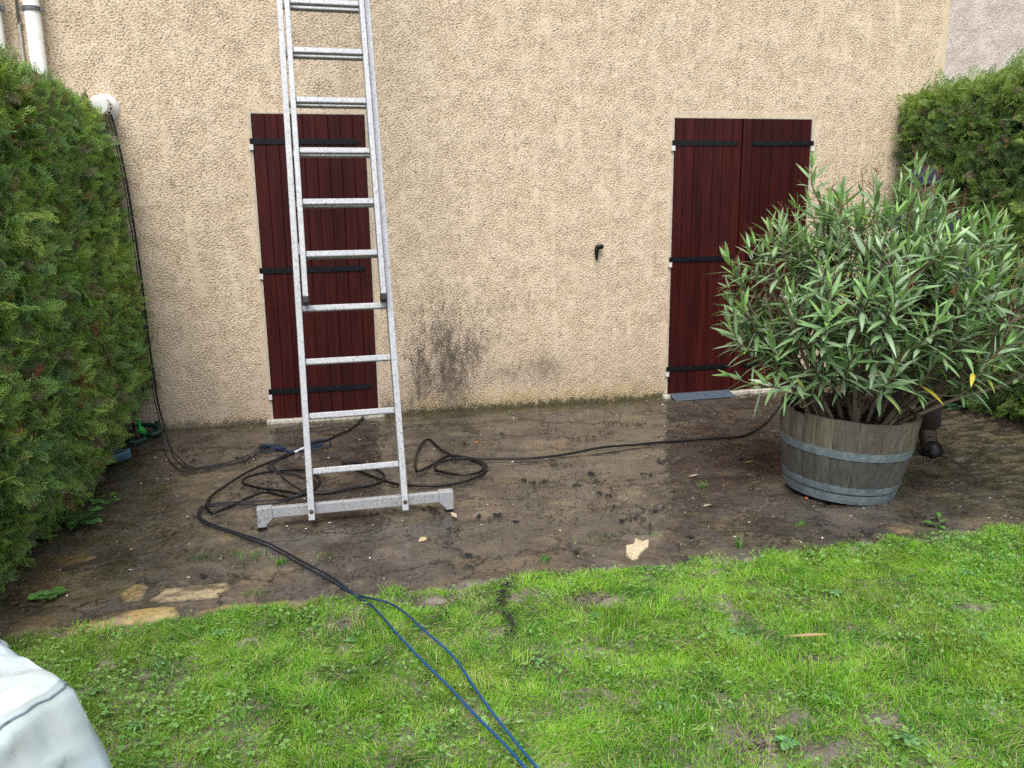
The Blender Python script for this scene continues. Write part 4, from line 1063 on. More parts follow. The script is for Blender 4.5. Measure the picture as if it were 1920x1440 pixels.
def garden_hose():
    green = M_simple('dark_green_hose', (.012, .055, .036), .45, 0, .25, 60, .15); b = MB()
    P = [G(u, v, z) for u, v, z in ((232, 808, .02), (244, 792, .06), (258, 784, .085), (276, 782, .09), (291, 788, .065), (299, 800, .035), (293, 811, .02), (277, 814, .018), (262, 809, .03), (254, 801, .05), (262, 797, .062), (280, 797, .062), (295, 800, .058), (300, 808, .046), (289, 814, .04), (272, 815, .035), (258, 812, .04), (262, 818, .02), (273, 821, .018), (263, 827, .018), (240, 830, .018))]
    b.tube(P, .0165, 12, 4); o = tag(b.build('garden_hose', green, None, True), 'coiled dark green garden hose at the foot of the wall by the left hedge', 'hose')
    lime = M_simple('bright_green_plastic', (.035, .50, .07), .35, 0, .1, 50, .03); a, e = G(262, 803, .115), G(272, 812, .075); d = norm(e - a)
    k = MB(); k.cyl(a - d * .004, a + d * .042, .0165, .0185, 18); k.cyl(a + d * .042, a + d * .050, .015, n=18)
    for i in range(10):
        q = i * 2 * pi / 10; x = norm(np.cross(d, (0, 0, 1))); y = np.cross(d, x); k.obox(a + d * .02 + (x * cos(q) + y * sin(q)) * .0178, (d, norm(x * -sin(q) + y * cos(q)), norm(x * cos(q) + y * sin(q))), (.018, .002, .0015))
    k.build('hose_connector', lime, o, True)
    rg = MB(); q = G(255, 790, .15); rg.tube([q + np.array([.024 * cos(t), -.006 * sin(t), .018 * sin(t)]) for t in np.linspace(0, 2 * pi, 20)], .0062, 8, 3); rg.tube([q + np.array([.02, 0, -.014]), a - d * .002], .006, 8, 3); rg.build('hose_ring', lime, o, True)
    s = MB(); s.tube([G(261, 830, -.04), G(258, 817, .035), G(252, 799, .10), G(248, 790, .22)], [.014, .0135, .013, .012], 10, 4, (.11, .065, .045))
    tag(s.build('wooden_stake', MAT['bark'], None, True), 'short brown wooden stake leaning in front of the green garden hose', 'stake')
garden_hose()

def plastic_scoop():
    c = G(216, 872, 0); m = M_simple('blue_grey_plastic', (.075, .165, .215), .45, 0, .2, 30, .1); b = MB(); N = 22; prof = np.linspace(0, 1, 8); V = []
    ax = norm(np.array([1.0, .10, 0])); ay = np.array([-ax[1], ax[0], 0]); 
    for sgn, off_ in ((1, 0), (-1, .006)):
        for t in prof:
            for i in range(N):
                a = pi * (i / (N - 1)); rr = .060 * (1 - .55 * t ** 2) - off_
                V.append(c + ax * (-.10 + .19 * t - off_ * .5) + ay * rr * 1.1 * cos(a) + np.array([0, 0, .062 - rr * sin(a) * 1.0 + .030 * t * (1 - .1 * t) * (1 - sin(a))]))
    V = np.array(V); V[:, 2] = np.maximum(V[:, 2], .003); K = len(prof) * N
    F = [(j * N + i, j * N + i + 1, (j + 1) * N + i + 1, (j + 1) * N + i) for j in range(7) for i in range(N - 1)]
    F += [tuple(K + q for q in f[::-1]) for f in F]
    F += [(j * N, (j + 1) * N, K + (j + 1) * N, K + j * N) for j in range(7)] + [((j + 1) * N + N - 1, j * N + N - 1, K + j * N + N - 1, K + (j + 1) * N + N - 1) for j in range(7)]
    F += [(7 * N + i, 7 * N + i + 1, K + 7 * N + i + 1, K + 7 * N + i) for i in range(N - 1)]
    b.add(V, F); b.tube([c + ax * -.02 + ay * .05 + np.array([0, 0, .065]), c + ax * -.01 + ay * .02 + np.array([0, 0, .11]), c + ax * .03 + ay * .01 + np.array([0, 0, .12])], .006, 8, 4)
    tag(b.build('plastic_scoop', m, None, True), 'blue grey plastic scoop poking out from under the left hedge', 'scoop')
plastic_scoop()

def threshold_board():
    r = np.random.default_rng(4); m = M_vcol('blue_grey_paint', .5, .3, 26, .3); b = MB()
    a0, a1 = XR0 + .012, XRM - .045
    P = [(-.046, .030), (-.044, .040), (-.158, .012), (-.160, .004)]
    V = [(x, y, z + (.004 if x == a1 else 0)) for x in (a0, a1) for y, z in P]
    b.add(V, [(0, 1, 5, 4), (1, 2, 6, 5), (2, 3, 7, 6), (3, 0, 4, 7), (3, 2, 1, 0), (4, 5, 6, 7)], (.075, .10, .135))
    tag(b.build('board', m, None, bevel=.002), 'grey blue board lying against the sill of the two-leaf shutter', 'board')
threshold_board()

# ================================================================== COVERED FURNITURE in the near corner
def cover():
    corner = G(124, 1288, .70); e1 = norm(G(0, 1207, .70) - corner); e2 = norm(np.cross((0, 0, 1.0), e1))
    if e2[1] > 0: e2 = -e2
    A, B = 1.15, .72; ctr = corner + e1 * A / 2 + e2 * B / 2; r = np.random.default_rng(8)
    root = tag(empty('covered_furniture', (ctr[0], ctr[1], 0)), 'low garden furniture under a pale weather cover at the lawn edge in the near corner', 'cover')
    N, M1, M2 = 220, 34, 46; th = np.linspace(0, 2 * pi, N, endpoint=False); V = []
    def rim(t):
        c, s = cos(t), sin(t); p = 60.0; k = (abs(c / (A / 2)) ** p + abs(s / (B / 2)) ** p) ** (-1 / p); return k * c, k * s
    R = np.array([rim(t) for t in th]); cor = np.abs(R[:, 0] / (A / 2)) ** 6 * np.abs(R[:, 1] / (B / 2)) ** 6
    fold = np.array([mnoise.noise(Vector((3.2 * cos(t), 3.2 * sin(t), 4))) for t in th]) * .5 + np.array([mnoise.noise(Vector((9 * cos(t), 9 * sin(t), 1))) for t in th]) * .35
    for j in range(M1):
        q = 1 - (1 - j / (M1 - 1)) ** 2
        for i in range(N):
            x, y = R[i] * q; z = .70 + .03 * (1 - q ** 2) - .010 * q ** 20 + .016 * mnoise.noise(Vector((x * 4, y * 4, 2))) + .010 * mnoise.noise(Vector((x * 11 + y * 8, y * 3, 6)))
            z += .008 * q ** 2 * abs(mnoise.noise(Vector((x * 5 - y * 16, x * 12 + y * 4, 11)))) - .006 * abs(mnoise.noise(Vector((x * 18 + y * 6, y * 14, 3)))); rg = 1 - abs(mnoise.noise(Vector((x * 6 - y * 10, x * 5 + y * 2, 21)))) * 2.4; rg2 = 1 - abs(mnoise.noise(Vector((x * 13 + y * 4, y * 9 - x * 3, 31)))) * 2.6; z += q * (.012 * max(0, rg) ** 3 + .007 * max(0, rg2) ** 3); V.append((x, y, z))
    for j in range(1, M2):
        q = (j / (M2 - 1)) ** 1.5
        for i in range(N):
            x, y = R[i]; zt = V[(M1 - 1) * N + i][2]; z = zt * (1 - q) + .02 * q
            fl = .008 + .30 * q * (.35 + .65 * cor[i] ** .5) * .6 + .06 * fold[i] * q ** .7 + .016 * mnoise.noise(Vector((x * 11, y * 11, z * 3))) + .010 * mnoise.noise(Vector((x * 22, y * 22, z * 9)))
            pr = 1 - abs(mnoise.noise(Vector((x * 8, y * 8, z * 1.2 + 40)))) * 2.3; pr2 = 1 - abs(mnoise.noise(Vector((x * 16 + z * 4, y * 16, z * 3 + 50)))) * 2.6; fl += .016 * max(0, pr) ** 3 * min(1, q * 4) + .014 * max(0, pr2) ** 3
            n = norm(np.array([x / A ** 2, y / B ** 2])); fl *= min(1, q * 25); V.append((x + n[0] * fl, y + n[1] * fl, z))
    V = np.array(V); Wd = ctr * np.array([1, 1, 0]) + V[:, :1] * e1 + V[:, 1:2] * e2 + V[:, 2:] * np.array([0, 0, 1.0])
    nj = M1 + M2 - 1; F = np.array([(j * N + i, j * N + (i + 1) % N, (j + 1) * N + (i + 1) % N, (j + 1) * N + i) for j in range(nj - 1) for i in range(N)])
    k1 = np.array([mnoise.noise(Vector((p[0] * 5, p[1] * 5, p[2] * 7))) for p in Wd]); k2 = np.array([mnoise.noise(Vector((p[0] * 14, p[1] * 14, p[2] * 5 + 8))) for p in Wd])
    c = mix((.54, .65, .70), (.53, .59, .54), .7 * sstep(.0, .45, k1)); c = mix(c, (.30, .34, .33), .55 * sstep(.15, .6, k2)); k3 = np.array([mnoise.noise(Vector((p[0] * 40, p[1] * 40, p[2] * 9))) for p in Wd]); c = mix(c, (.30, .31, .25), .4 * sstep(.3, .6, k3))
    m = M_vcol('coated_canvas', .45, .06, 40, .12, .4)
    o = np_mesh('weather_cover', Wd, F, m, root, c, True); o.location = -root.location
    s = MB(); row = M1 + 2; ids = [row * N + i for i in range(N)] + [row * N]; cs = np.array([Wd[i] for i in ids])
    out = norm(cs - np.array([ctr[0], ctr[1], 0]) * [1, 1, 0] - cs * [0, 0, 1]); s.tube(cs + out * .0010, .0024, 6, 1, smooth=False)
    q = s.build('seam', M_simple('grey_piping', (.20, .24, .28), .6, 0, .4, 60, .2), o, True)
    fr = MB()
    for sx in (-1, 1):
        for sy in (-1, 1):
            p = ctr * [1, 1, 0] + e1 * sx * (A / 2 - .10) + e2 * sy * (B / 2 - .10); fr.cyl(p + np.array([0, 0, -.02]), p + np.array([0, 0, .62]), .022, n=12)
    fr.obox(ctr * [1, 1, 0] + np.array([0, 0, .64]), (e1, e2, (0, 0, 1)), (A / 2 - .06, B / 2 - .06, .02)); o = fr.build('table_frame', MAT['grey_metal'], root); o.location = -root.location
cover()

# ================================================================== SMALL THINGS ON THE GROUND
def flake():
    c = G(1195, 1033, 0); out = [(1174, 1043), (1173, 1027), (1187, 1026), (1192, 1014), (1204, 1019), (1217, 1016), (1216, 1028), (1205, 1036), (1196, 1049), (1186, 1052), (1178, 1047)]
    P = np.array([G(u, v, .0) for u, v in out]); b = MB(); n = len(P); r = np.random.default_rng(3); V = [(p[0], p[1], .003) for p in P]; 
    g = [c * [1, 1, 0] + (p - c) * .96 * [1, 1, 0] + np.array([0, 0, .014 + r.uniform(-.002, .003)]) for p in P]; h = [c * [1, 1, 0] + (p - c) * .5 * [1, 1, 0] + np.array([0, 0, .016 + r.uniform(-.003, .003)]) for p in P]
    F = [(i, (i + 1) % n, n + (i + 1) % n, n + i) for i in range(n)] + [(n + i, n + (i + 1) % n, 2 * n + (i + 1) % n, 2 * n + i) for i in range(n)] + [tuple(range(2 * n, 3 * n)), tuple(range(n - 1, -1, -1))]
    b.add(V + g + h, F, (.60, .50, .33)); tag(b.build('render_flake', M_vcol('broken_render', .9, .35, 70, .9, .2, .01), None), 'pale cream flake of broken wall render lying on the patio near the lawn', 'flake')
flake()

LEAFM = M_leaf('dead_leaf', .6, .1, .3)
def ground_leaf(name, u, v, ang, L, w, colr, label, z=.006, curl=.25, cat='leaf'):
    r = np.random.default_rng(int(u + v)); p = G(u, v, z); d = np.array([cos(ang), sin(ang), .04])
    V, F = leaf_strip(r, p - d * L / 2, d, np.array([0, 0, 1.0]), L, w, -.06, curl, 8); b = MB(); b.add(V, F, colr); b.tube([p - d * L / 2, p - d * L * .62 + np.array([0, 0, .004])], .0012, 5, 2, colr)
    tag(b.build(name, LEAFM, None, True), label, cat)
ground_leaf('dead_leaf', 1519, 1193, -.30, .135, .008, (.40, .27, .15), 'long curled tan dead leaf lying on the lawn', .040, .55)
ground_leaf('dead_leaf', 1408, 866, .05, .075, .010, (.42, .38, .09), 'narrow yellow leaf on the wet patio left of the barrel planter')
ground_leaf('dead_leaf', 851, 966, 1.75, .065, .013, (.55, .40, .28), 'pale pinkish dead leaf just under the right foot of the ladder')
ground_leaf('dead_leaf', 793, 1012, .7, .05, .016, (.50, .40, .22), 'small straw coloured leaf on the patio in front of the ladder bar')
ground_leaf('dead_leaf', 1300, 892, .1, .06, .007, (.50, .42, .36), 'thin pale leaf on the patio between hose and planter')
ground_leaf('dead_leaf', 894, 829, .9, .045, .009, (.48, .15, .03), 'small orange leaf on the patio behind the hose loop')
ground_leaf('dead_leaf', 1512, 934, 1.2, .04, .009, (.50, .14, .05), 'small orange red leaf at the foot of the barrel planter')
ground_leaf('dead_leaf', 1330, 948, .0, .065, .020, (.42, .36, .27), 'broad pale leaf scrap on the patio in front of the planter')

WEEDM = M_leaf('weed_leaf', .45, .25, .45)
def weed_plant(name, u, v, n, L, w, h, label, seed, colr=(.085, .20, .045), x=None, up=(.35, 1.1), cat='weed', group=None):
    r = np.random.default_rng(seed); p = G(u, v, 0) if x is None else np.array(x, float); b = MB()
    for k in range(n):
        a = k * 2.4 + r.normal(0, .3); q = k / max(1, n - 1); s_ = r.uniform(*up); d = norm(np.array([cos(a), sin(a), s_]))
        st = p + np.array([r.normal(0, .006), r.normal(0, .006), 0]); e = st + d * h * r.uniform(.3, 1)
        cc = np.array(colr) * r.uniform(.7, 1.3); b.tube([st - np.array([0, 0, .01]), (st + e) / 2 + np.array([0, 0, .006]), e], .0018, 5, 3, cc * .8)
        ld = norm(np.array([d[0], d[1], d[2] * .35])); V, F = leaf_strip(r, e, ld, np.array([0, 0, 1.0]), L * r.uniform(.7, 1.2), w * r.uniform(.8, 1.2), r.uniform(.1, .35), .14, 7)
        b.add(V, F, cc); b.c[-1][1::3] *= 1.25
    o = b.build(name, WEEDM, None, True); return tag(o, label, cat, group)
weed_plant('leafy_weed', 146, 985, 34, .060, .024, .13, 'large round-leaved green weed growing out at the foot of the left hedge', 1, (.075, .175, .05))
weed_plant('leafy_weed', 200, 946, 10, .040, .016, .07, 'small upright fresh green weed on the patio by the left hedge', 2, (.10, .27, .045))
weed_plant('leafy_weed', 85, 1124, 11, .050, .022, .035, 'low round-leaved weed between the slabs nearest the white cover', 3, (.10, .24, .055))
weed_plant('leafy_weed', 1790, 770, 9, .05, .022, .10, 'dark ivy-like weed climbing at the foot of the right hedge', 4, (.03, .10, .04))
weed_plant('leafy_weed', 1760, 988, 5, .05, .012, .05, 'small narrow-leaved weed at the lawn edge right of the planter', 6, (.10, .24, .05))
def tuft(u, v, n, L, label, seed, spread=.02, colr=(.11, .26, .04)):
    r = np.random.default_rng(seed); p = G(u, v, 0); b = MB()
    for k in range(n):
        a = r.uniform(0, 2 * pi); q = p + np.array([r.normal(0, spread), r.normal(0, spread * .5), 0]); l_ = L * r.uniform(.5, 1.2); s_ = np.array([-sin(a), cos(a), 0]) * .0018
        d = np.array([cos(a) * .6, sin(a) * .6, 1.0]); m = q + d * l_ * .5; e = q + d * l_ * .8 + np.array([cos(a), sin(a), 0]) * l_ * .35
        b.add([q - s_, q + s_, m + s_ * .8, m - s_ * .8, e], [(0, 1, 2, 3), (3, 2, 4)], np.array(colr) * r.uniform(.6, 1.3))
    tag(b.build('grass_tuft', MAT['grass'], None), label, 'grass tuft')
tuft(466, 1046, 60, .035, 'longish strip of grass in a joint left of the blue ropes', 11, .05)
tuft(525, 1057, 46, .032, 'round grass tuft beside the blue ropes on the patio', 12, .022)
tuft(372, 1048, 40, .030, 'dark grass tuft farthest left in the patio joints', 13, .03, (.06, .15, .035))
tuft(1319, 915, 30, .045, 'grass tuft on the patio left of the barrel planter', 14, .014)
tuft(1388, 1026, 26, .075, 'tall thin grass tuft in the joint by the lawn, right of the render flake', 15, .010)
tuft(1022, 1051, 34, .028, 'small bright grass tuft in the joint in the middle of the patio edge', 16, .016, (.10, .30, .04))
tuft(1125, 1012, 26, .022, 'flat grass tuft in the joint left of the render flake', 17, .05)
tuft(1228, 1005, 18, .022, 'tiny grass tuft just behind the render flake', 18, .02)
tuft(480, 1115, 34, .03, 'grass tuft by the clean ochre slab, close to the lawn', 19, .025)
tuft(1500, 985, 24, .022, 'tiny grass tuft in front of the barrel planter', 20, .03)
tuft(610, 1045, 20, .022, 'tiny grass tuft just right of the blue ropes', 21, .03)
tuft(370, 880, 26, .02, 'mossy tuft beside the black hose loop', 22, .03, (.05, .08, .025))

def crumbs(name, n, sampler, size, cols, label, seed, mat, flat=.6):
    """many tiny irregular lumps as one mesh"""
    r = np.random.default_rng(seed); base = np.array([(1, 0, 0), (-.5, .87, 0), (-.5, -.87, 0), (0, 0, 1), (.3, .3, .8), (0, 0, -.3)])
    base = np.array([(1, 0, 0), (0, 1, 0), (-1, 0, 0), (0, -1, 0), (0, 0, 1), (0, 0, -.4)], float); f0 = np.array([(0, 1, 4), (1, 2, 4), (2, 3, 4), (3, 0, 4), (1, 0, 5), (2, 1, 5), (3, 2, 5), (0, 3, 5)])
    P = np.array([sampler(r) for _ in range(n)]); s_ = size(r, n); an = r.uniform(0, pi, n); J = 1 + .4 * r.normal(0, 1, (n, 6, 1))
    v = base[None] * np.clip(J, .3, 1.9); ca, sa = np.cos(an)[:, None], np.sin(an)[:, None]; el = r.uniform(.6, 1.5, n)[:, None]
    x = (v[..., 0] * ca - v[..., 1] * sa) * el; y = (v[..., 0] * sa + v[..., 1] * ca) / el; V = np.stack([x, y, v[..., 2] * flat], -1) * s_[:, None, None] + P[:, None]
    F = (f0[None] + (np.arange(n) * 6)[:, None, None]).reshape(-1, 3); ci = r.integers(0, len(cols), n); c = np.repeat(np.array(cols)[ci] * r.uniform(.7, 1.3, (n, 1)), 6, 0)
    o = np_mesh(name, V.reshape(-1, 3), F, mat, None, np.clip(c, 0, .9)); tag(o, label, 'debris', None, 'stuff'); return o
def clumpy(cent, spread):
    def f(r):
        u, v, s_ = cent[r.integers(0, len(cent))]; p = G(u, v, 0); return np.array([p[0] + r.normal(0, s_), p[1] + r.normal(0, s_ * .6), .004])
    return f
mc = [(700, 800, .3), (620, 860, .4), (420, 900, .5), (300, 860, .3), (1000, 800, .4), (1080, 850, .4), (1150, 800, .3), (1050, 890, .3), (990, 930, .25), (850, 1010, .3), (960, 960, .3), (1250, 960, .3), (1330, 830, .3), (1400, 850, .3),
      (1300, 780, .2), (560, 1000, .4), (900, 900, .4), (1180, 930, .3), (1120, 960, .2), (760, 1060, .5), (450, 830, .3), (1440, 830, .2), (1280, 765, .2)]
crumbs('moss_debris', 8000, clumpy(mc, 0), lambda r, n: .0016 + .0034 * r.uniform(0, 1, n) ** 3.5, [(.012, .012, .010), (.022, .018, .013), (.016, .020, .012)], 'black crumbs of washed-off moss scattered over the wet patio', 41, MAT['debris'])
lumps = [(1032, 803, 30), (1146, 793, 13), (1168, 794, 12), (1076, 820, 16), (1104, 820, 16), (1215, 890, 14), (1199, 796, 14), (1000, 905, 8), (1022, 902, 8), (1063, 872, 11), (1118, 903, 12), (1082, 910, 9), (1141, 929, 7), (1150, 949, 7), (1190, 970, 13), (1227, 957, 8), (1166, 976, 8), (933, 965, 8), (851, 995, 16), (898, 968, 7), (968, 978, 6), (1236, 866, 12), (805, 954, 14), (818, 962, 12), (983, 900, 7), (1040, 870, 12), (880, 1040, 6), (345, 842, 10), (362, 862, 9), (410, 852, 14), (445, 858, 9), (395, 960, 20), (367, 970, 12), (382, 1080, 10), (1080, 1036, 6), (1296, 1007, 6), (505, 905, 14), (940, 812, 8), (870, 832, 8), (1108, 888, 7), (1125, 925, 6), (1390, 860, 6)]
def lump_s(r):
    u, v, s_ = lumps[r.integers(0, len(lumps))]; p = G(u + r.normal(0, s_ * .5), v + r.normal(0, s_ * .2), .004 + abs(r.normal(0, .004))); return p
crumbs('moss_lumps', 1150, lump_s, lambda r, n: .0025 + .0055 * r.uniform(0, 1, n) ** 2, [(.010, .011, .010), (.018, .017, .014)], 'clots of black wet moss lying on the patio', 42, MAT['debris'], .8)
def pat(r): return np.array([r.uniform(-.75, 4.4), -2.9 * r.uniform(0, 1) ** .8, .004])
crumbs('pale_grit', 1100, pat, lambda r, n: .0014 + .0050 * r.uniform(0, 1, n) ** 4, [(.62, .58, .50), (.55, .47, .33), (.70, .68, .64)], 'pale grit and paint flecks scattered on the patio', 43, MAT['debris'], .4)
def wl_(r):
    t = float(np.clip(r.choice([.05, .16, .27, .36, .55, .62, .72, .9]) + r.normal(0, .035), 0, 1)); u = np.interp(t, (0, .3, .5, .75, 1), (952, 938, 948, 962, 950)); v = 1092 + 105 * t; return G(u + r.normal(0, 7), v, .018 + abs(r.normal(0, .006)))
crumbs('dirt_trail', 420, wl_, lambda r, n: .0018 + .004 * r.uniform(0, 1, n) ** 2, [(.014, .014, .012), (.03, .027, .02)], 'line of black dirt crumbs spilled on the grass', 44, MAT['debris'], .8)
def hb(r): return np.array([r.uniform(-1.15, -.72), r.uniform(-3.2, -.1), .018])
crumbs('leaf_litter', 1500, hb, lambda r, n: .003 + .006 * r.uniform(0, 1, n) ** 2, [(.10, .05, .03), (.05, .028, .018), (.14, .09, .05)], 'brown litter of fallen needles under the left hedge', 45, MAT['debris'], .25)

def soilpt(r):
    u, v, rx, ry = ((1110, 1124, .13, .07), (1415, 1400, .11, .08), (655, 1170, .11, .07), (645, 1110, .1, .05), (200, 1245, .05, .04), (820, 1130, .1, .05), (760, 1095, .2, .04), (1530, 1238, .08, .03), (1290, 1260, .04, .03))[r.integers(0, 9)]; p = G(u, v, 0); return np.array([p[0] + r.normal(0, rx * .6), p[1] + r.normal(0, ry * .6), -.006])
crumbs('soil_clods', 2600, soilpt, lambda r, n: .002 + .007 * r.uniform(0, 1, n) ** 2, [(.13, .105, .08), (.19, .16, .125), (.09, .07, .05)], 'small clods of bare earth in the thin places of the lawn', 47, MAT['soil'], .6)
# ================================================================== GRASS
def bare(x, y):
    """how bald the lawn is at a point, 0 to 1"""
    b = 0 * x
    for u, v, rx, ry in ((1110, 1124, .15, .08), (1415, 1395, .09, .05), (655, 1170, .12, .08), (1385, 1378, .05, .04), (645, 1110, .10, .05), (1650, 1210, .05, .03), (1530, 1238, .10, .04), (200, 1245, .05, .04), (1290, 1260, .04, .03), (820, 1130, .12, .06), (760, 1095, .2, .05), (925, 1180, .06, .05), (1350, 1305, .05, .04), (270, 1265, .03, .03), (1480, 1355, .08, .04), (1650, 1345, .06, .04), (640, 1225, .05, .05), (1560, 1400, .10, .05), (1745, 1250, .06, .04)):
        p = G(u, v, 0); q = ((x - p[0]) / rx) ** 2 + ((y - p[1]) / ry) ** 2; b = np.maximum(b, .95 * np.exp(-q ** 1.5))
    return b
def vnoise(x, y, sc, seed):
    r = np.random.default_rng(seed); g = r.standard_normal((64, 64)); X = (x / sc) % 64; Y = (y / sc) % 64; i, j = X.astype(int), Y.astype(int); fx_, fy_ = X - i, Y - j
    fx_ = fx_ * fx_ * (3 - 2 * fx_); fy_ = fy_ * fy_ * (3 - 2 * fy_); i2, j2 = (i + 1) % 64, (j + 1) % 64
    return (g[j, i] * (1 - fx_) + g[j, i2] * fx_) * (1 - fy_) + (g[j2, i] * (1 - fx_) + g[j2, i2] * fx_) * fy_
def grass():
    r = np.random.default_rng(99); xs, ys = [], []
    for x0, x1, y0, y1, n in ((-.95, 4.6, -4.55, EDGE + .03, 36000), (-2.2, 6.2, -5.9, EDGE + .03, 2600)):
        m = int((x1 - x0) * (y1 - y0) * n); xs.append(r.uniform(x0, x1, m)); ys.append(r.uniform(y0, y1, m))
    x, y = np.concatenate(xs), np.concatenate(ys)
    edge = EDGE + .035 * vnoise(x, y * 0, .09, 1) + .02 * vnoise(x, y * 0, .3, 2) - .05 * sstep(.4, -.6, x)
    dens = .92 + .20 * vnoise(x, y, .09, 3) + .10 * vnoise(x, y, .35, 4) - .78 * bare(x, y) - .38 * sstep(EDGE - .14, EDGE, y)
    keep = (y < edge) & (r.uniform(0, 1, len(x)) < dens); x, y = x[keep], y[keep]
    # longer tufts that lie over in one direction each
    nt = 1500; tx, ty = r.uniform(-.9, 4.5, nt), r.uniform(-4.5, EDGE - .02, nt); ok = (r.uniform(0, 1, nt) < .35 + .5 * sstep(-.6, 1.0, vnoise(tx, ty, .3, 44))) & (bare(tx, ty) < .3); tx, ty = tx[ok], ty[ok]; nt = len(tx)
    per = 42; rad = r.uniform(.012, .035, nt); tid = np.repeat(np.arange(nt), per); m0 = len(x)
    x = np.concatenate([x, tx[tid] + rad[tid] * r.normal(0, 1, nt * per)]); y = np.concatenate([y, np.minimum(ty[tid] + rad[tid] * r.normal(0, 1, nt * per), EDGE + .02)]); n = len(x)
    tdir, tlean, tlen, tcol = r.uniform(0, 2 * pi, nt)[tid], r.uniform(.6, 1.8, nt)[tid], r.uniform(.032, .062, nt)[tid], r.normal(0, 1.0, nt)[tid]
    tall = sstep(-.5, 1.3, vnoise(x, y, .16, 5)); L = (.020 + .026 * tall) * r.uniform(.5, 1.3, n) * np.where(x < .2, .82, 1.0); ang = 3.0 * vnoise(x, y, .10, 6) + r.normal(0, 1.2, n)
    lean = np.clip(.95 + .45 * vnoise(x, y, .2, 7) + r.normal(0, .45, n), .05, 2.2); wd = r.uniform(.0009, .0020, n)
    ang[m0:] = tdir + r.normal(0, .42, n - m0); lean[m0:] = tlean * r.uniform(.7, 1.3, n - m0); L[m0:] = tlen * r.uniform(.5, 1.15, n - m0)
    dx, dy = np.cos(ang), np.sin(ang); sx, sy = -dy, dx; rot = r.uniform(-.9, .9, n); sx, sy = sx * np.cos(rot) + dx * np.sin(rot), sy * np.cos(rot) + dy * np.sin(rot)
    rows = []
    for t, w in ((0, 1.), (.4, .95), (.75, .65), (1, 0)):
        h = L * (t - .38 * lean * t * t) / np.sqrt(1 + .3 * lean ** 2); o = L * lean * (.35 * t + .55 * t * t)
        cx, cy, cz = x + dx * o, y + dy * o, np.maximum(h, .002 + .004 * t) - .012 + .004
        if w: rows += [np.stack([cx - sx * wd * w, cy - sy * wd * w, cz], 1), np.stack([cx + sx * wd * w, cy + sy * wd * w, cz], 1)]
        else: rows += [np.stack([cx, cy, cz], 1)]
    V = np.stack(rows, 1).reshape(-1, 3); b = (np.arange(n) * 7)[:, None]
    Q = np.concatenate([b + [0, 1, 3, 2], b + [2, 3, 5, 4]]); T = b + [4, 5, 6]
    k = .8 * vnoise(x, y, .16, 8) + .6 * vnoise(x, y, .05, 28) + r.normal(0, .7, n); k[m0:] = .8 * tcol + .5 * k[m0:]; c = mix((.115, .315, .024), (.265, .51, .048), sstep(-1.2, 1.4, k)); c = mix(c, (.045, .165, .022), .75 * sstep(.6, 2.0, -k))
    c = mix(c, (.44, .50, .15), .60 * (r.uniform(0, 1, n) < .15)); c = mix(c, (.48, .42, .24), .85 * (r.uniform(0, 1, n) < .07 + .16 * sstep(.3, 1.5, vnoise(x, y, .12, 9))))
    yl = sstep(.5, 1.6, vnoise(x, y, .28, 12)); c = mix(c, (.30, .40, .05), .45 * yl); c = mix(c, np.array([.085, .18, .03]), .30 * sstep(.5, -.4, x))
    C_ = np.repeat(c, 7, 0) * np.tile(np.array([.75, .75, .95, .95, 1.05, 1.05, 1.1]), n)[:, None]
    tag(np_mesh('grass', V, [Q, T], MAT['grass'], None, np.clip(C_, 0, .8)), 'bright green uneven lawn grass', 'grass', None, 'stuff')
grass()
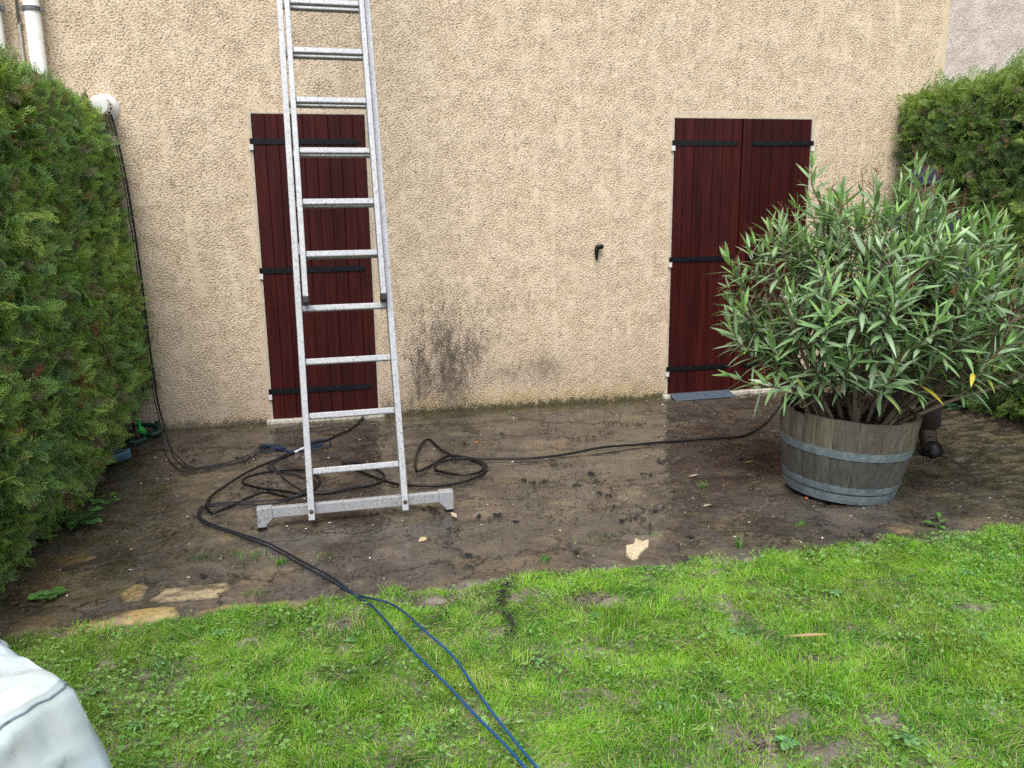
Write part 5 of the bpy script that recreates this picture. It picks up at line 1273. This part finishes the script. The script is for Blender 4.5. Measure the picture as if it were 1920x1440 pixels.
def clover():
    r = np.random.default_rng(55); n = 15000; x = r.uniform(-.9, 4.5, n); y = r.uniform(-4.5, EDGE - .06, n)
    d = sstep(.15, 1.1, vnoise(x, y, .24, 21) + .45 * vnoise(x, y, .07, 22) + .5 * sstep(.5, -.3, x) + .35 * sstep(2.2, 3.4, x)); k = (r.uniform(0, 1, n) < d) & (bare(x, y) < .4); x, y = x[k], y[k]; n = len(x)
    VV = []; CC = []; h = r.uniform(.010, .034, n); s_ = r.uniform(.0035, .0080, n); a0 = r.uniform(0, 2 * pi, n); cc = mix((.12, .29, .055), (.24, .44, .11), r.uniform(0, 1, n))
    tx, ty = r.normal(0, .25, n), r.normal(0, .25, n)
    for j in range(3):
        a = a0 + j * 2.094
        for q, w in ((0, 0), (.55, -.62), (1.05, -.50), (1.0, 0), (1.05, .50), (.55, .62)):
            ux = s_ * (q * np.cos(a) - w * np.sin(a)); uy = s_ * (q * np.sin(a) + w * np.cos(a)); VV.append(np.stack([x + ux, y + uy, h + tx * ux + ty * uy + .25 * s_ * abs(w)], 1)); CC.append(cc * (1.15 if q == .55 else 1))
    V = np.stack(VV, 1).reshape(-1, 3); C_ = np.stack(CC, 1).reshape(-1, 3); b = (np.arange(n * 3) * 6)[:, None]
    F = np.concatenate([b + [0, 1, 2, 3], b + [0, 3, 4, 5]])
    # small single leaves of daisies, plantain and the like, in loose groups
    m = 16000; x = r.uniform(-.9, 4.5, m); y = r.uniform(-4.5, EDGE - .02, m); d = sstep(-.1, 1.4, vnoise(x, y, .13, 31) + .5 * vnoise(x, y, .05, 32) + .5 * sstep(.8, -.3, x)); k = (r.uniform(0, 1, m) < d) & (bare(x, y) < .5); x, y = x[k], y[k]; m = len(x)
    a = r.uniform(0, 2 * pi, m); Lf = r.uniform(.007, .024, m); w = Lf * r.uniform(.14, .30, m); rise = r.uniform(-.1, .8, m); h = r.uniform(.004, .028, m); cc2 = mix((.11, .25, .05), (.28, .46, .16), r.uniform(0, 1, m)); RR = []
    for t, q in ((0, .15), (.45, 1), (.8, .75), (1, .05)):
        for sg in (-1, 1): RR.append(np.stack([x + np.cos(a) * Lf * t - sg * np.sin(a) * w * q, y + np.sin(a) * Lf * t + sg * np.cos(a) * w * q, h + rise * Lf * (t - .6 * t * t) + .15 * w * q], 1))
    V2 = np.stack(RR, 1).reshape(-1, 3); b2 = (np.arange(m) * 8)[:, None] + len(V); F = np.concatenate([F] + [b2 + [2 * i, 2 * i + 1, 2 * i + 3, 2 * i + 2] for i in range(3)])
    V = np.concatenate([V, V2]); C_ = np.concatenate([C_, np.repeat(cc2, 8, 0)]); tag(np_mesh('clover', V, F, WEEDM, None, C_), 'clover and small weeds growing through the lawn', 'clover', None, 'stuff')
clover()
for i, (u, v, n_, L_) in enumerate(((1385, 1190, 9, .07), (1570, 1115, 9, .075), (1810, 1075, 11, .085), (1835, 1195, 9, .075), (1560, 1310, 9, .075), (1475, 1398, 9, .08), (1115, 1160, 8, .06), (785, 1180, 10, .05), (660, 1205, 10, .045), (255, 1365, 8, .055), (180, 1300, 8, .04), (300, 1250, 9, .05), (1010, 1245, 8, .05), (1700, 1390, 9, .08), (410, 1190, 9, .05), (1250, 1330, 7, .06))):
    weed_plant('weed_rosette', u, v, n_ + 2, L_ * .40, L_ * .095, .006, 'flat broad-leaved weed rosette growing in the lawn', 70 + i, (.15, .33, .12), x=G(u, v, .0) + np.array([0, 0, .010]), up=(.15, .55), cat='weed', group='weed rosettes in the lawn')
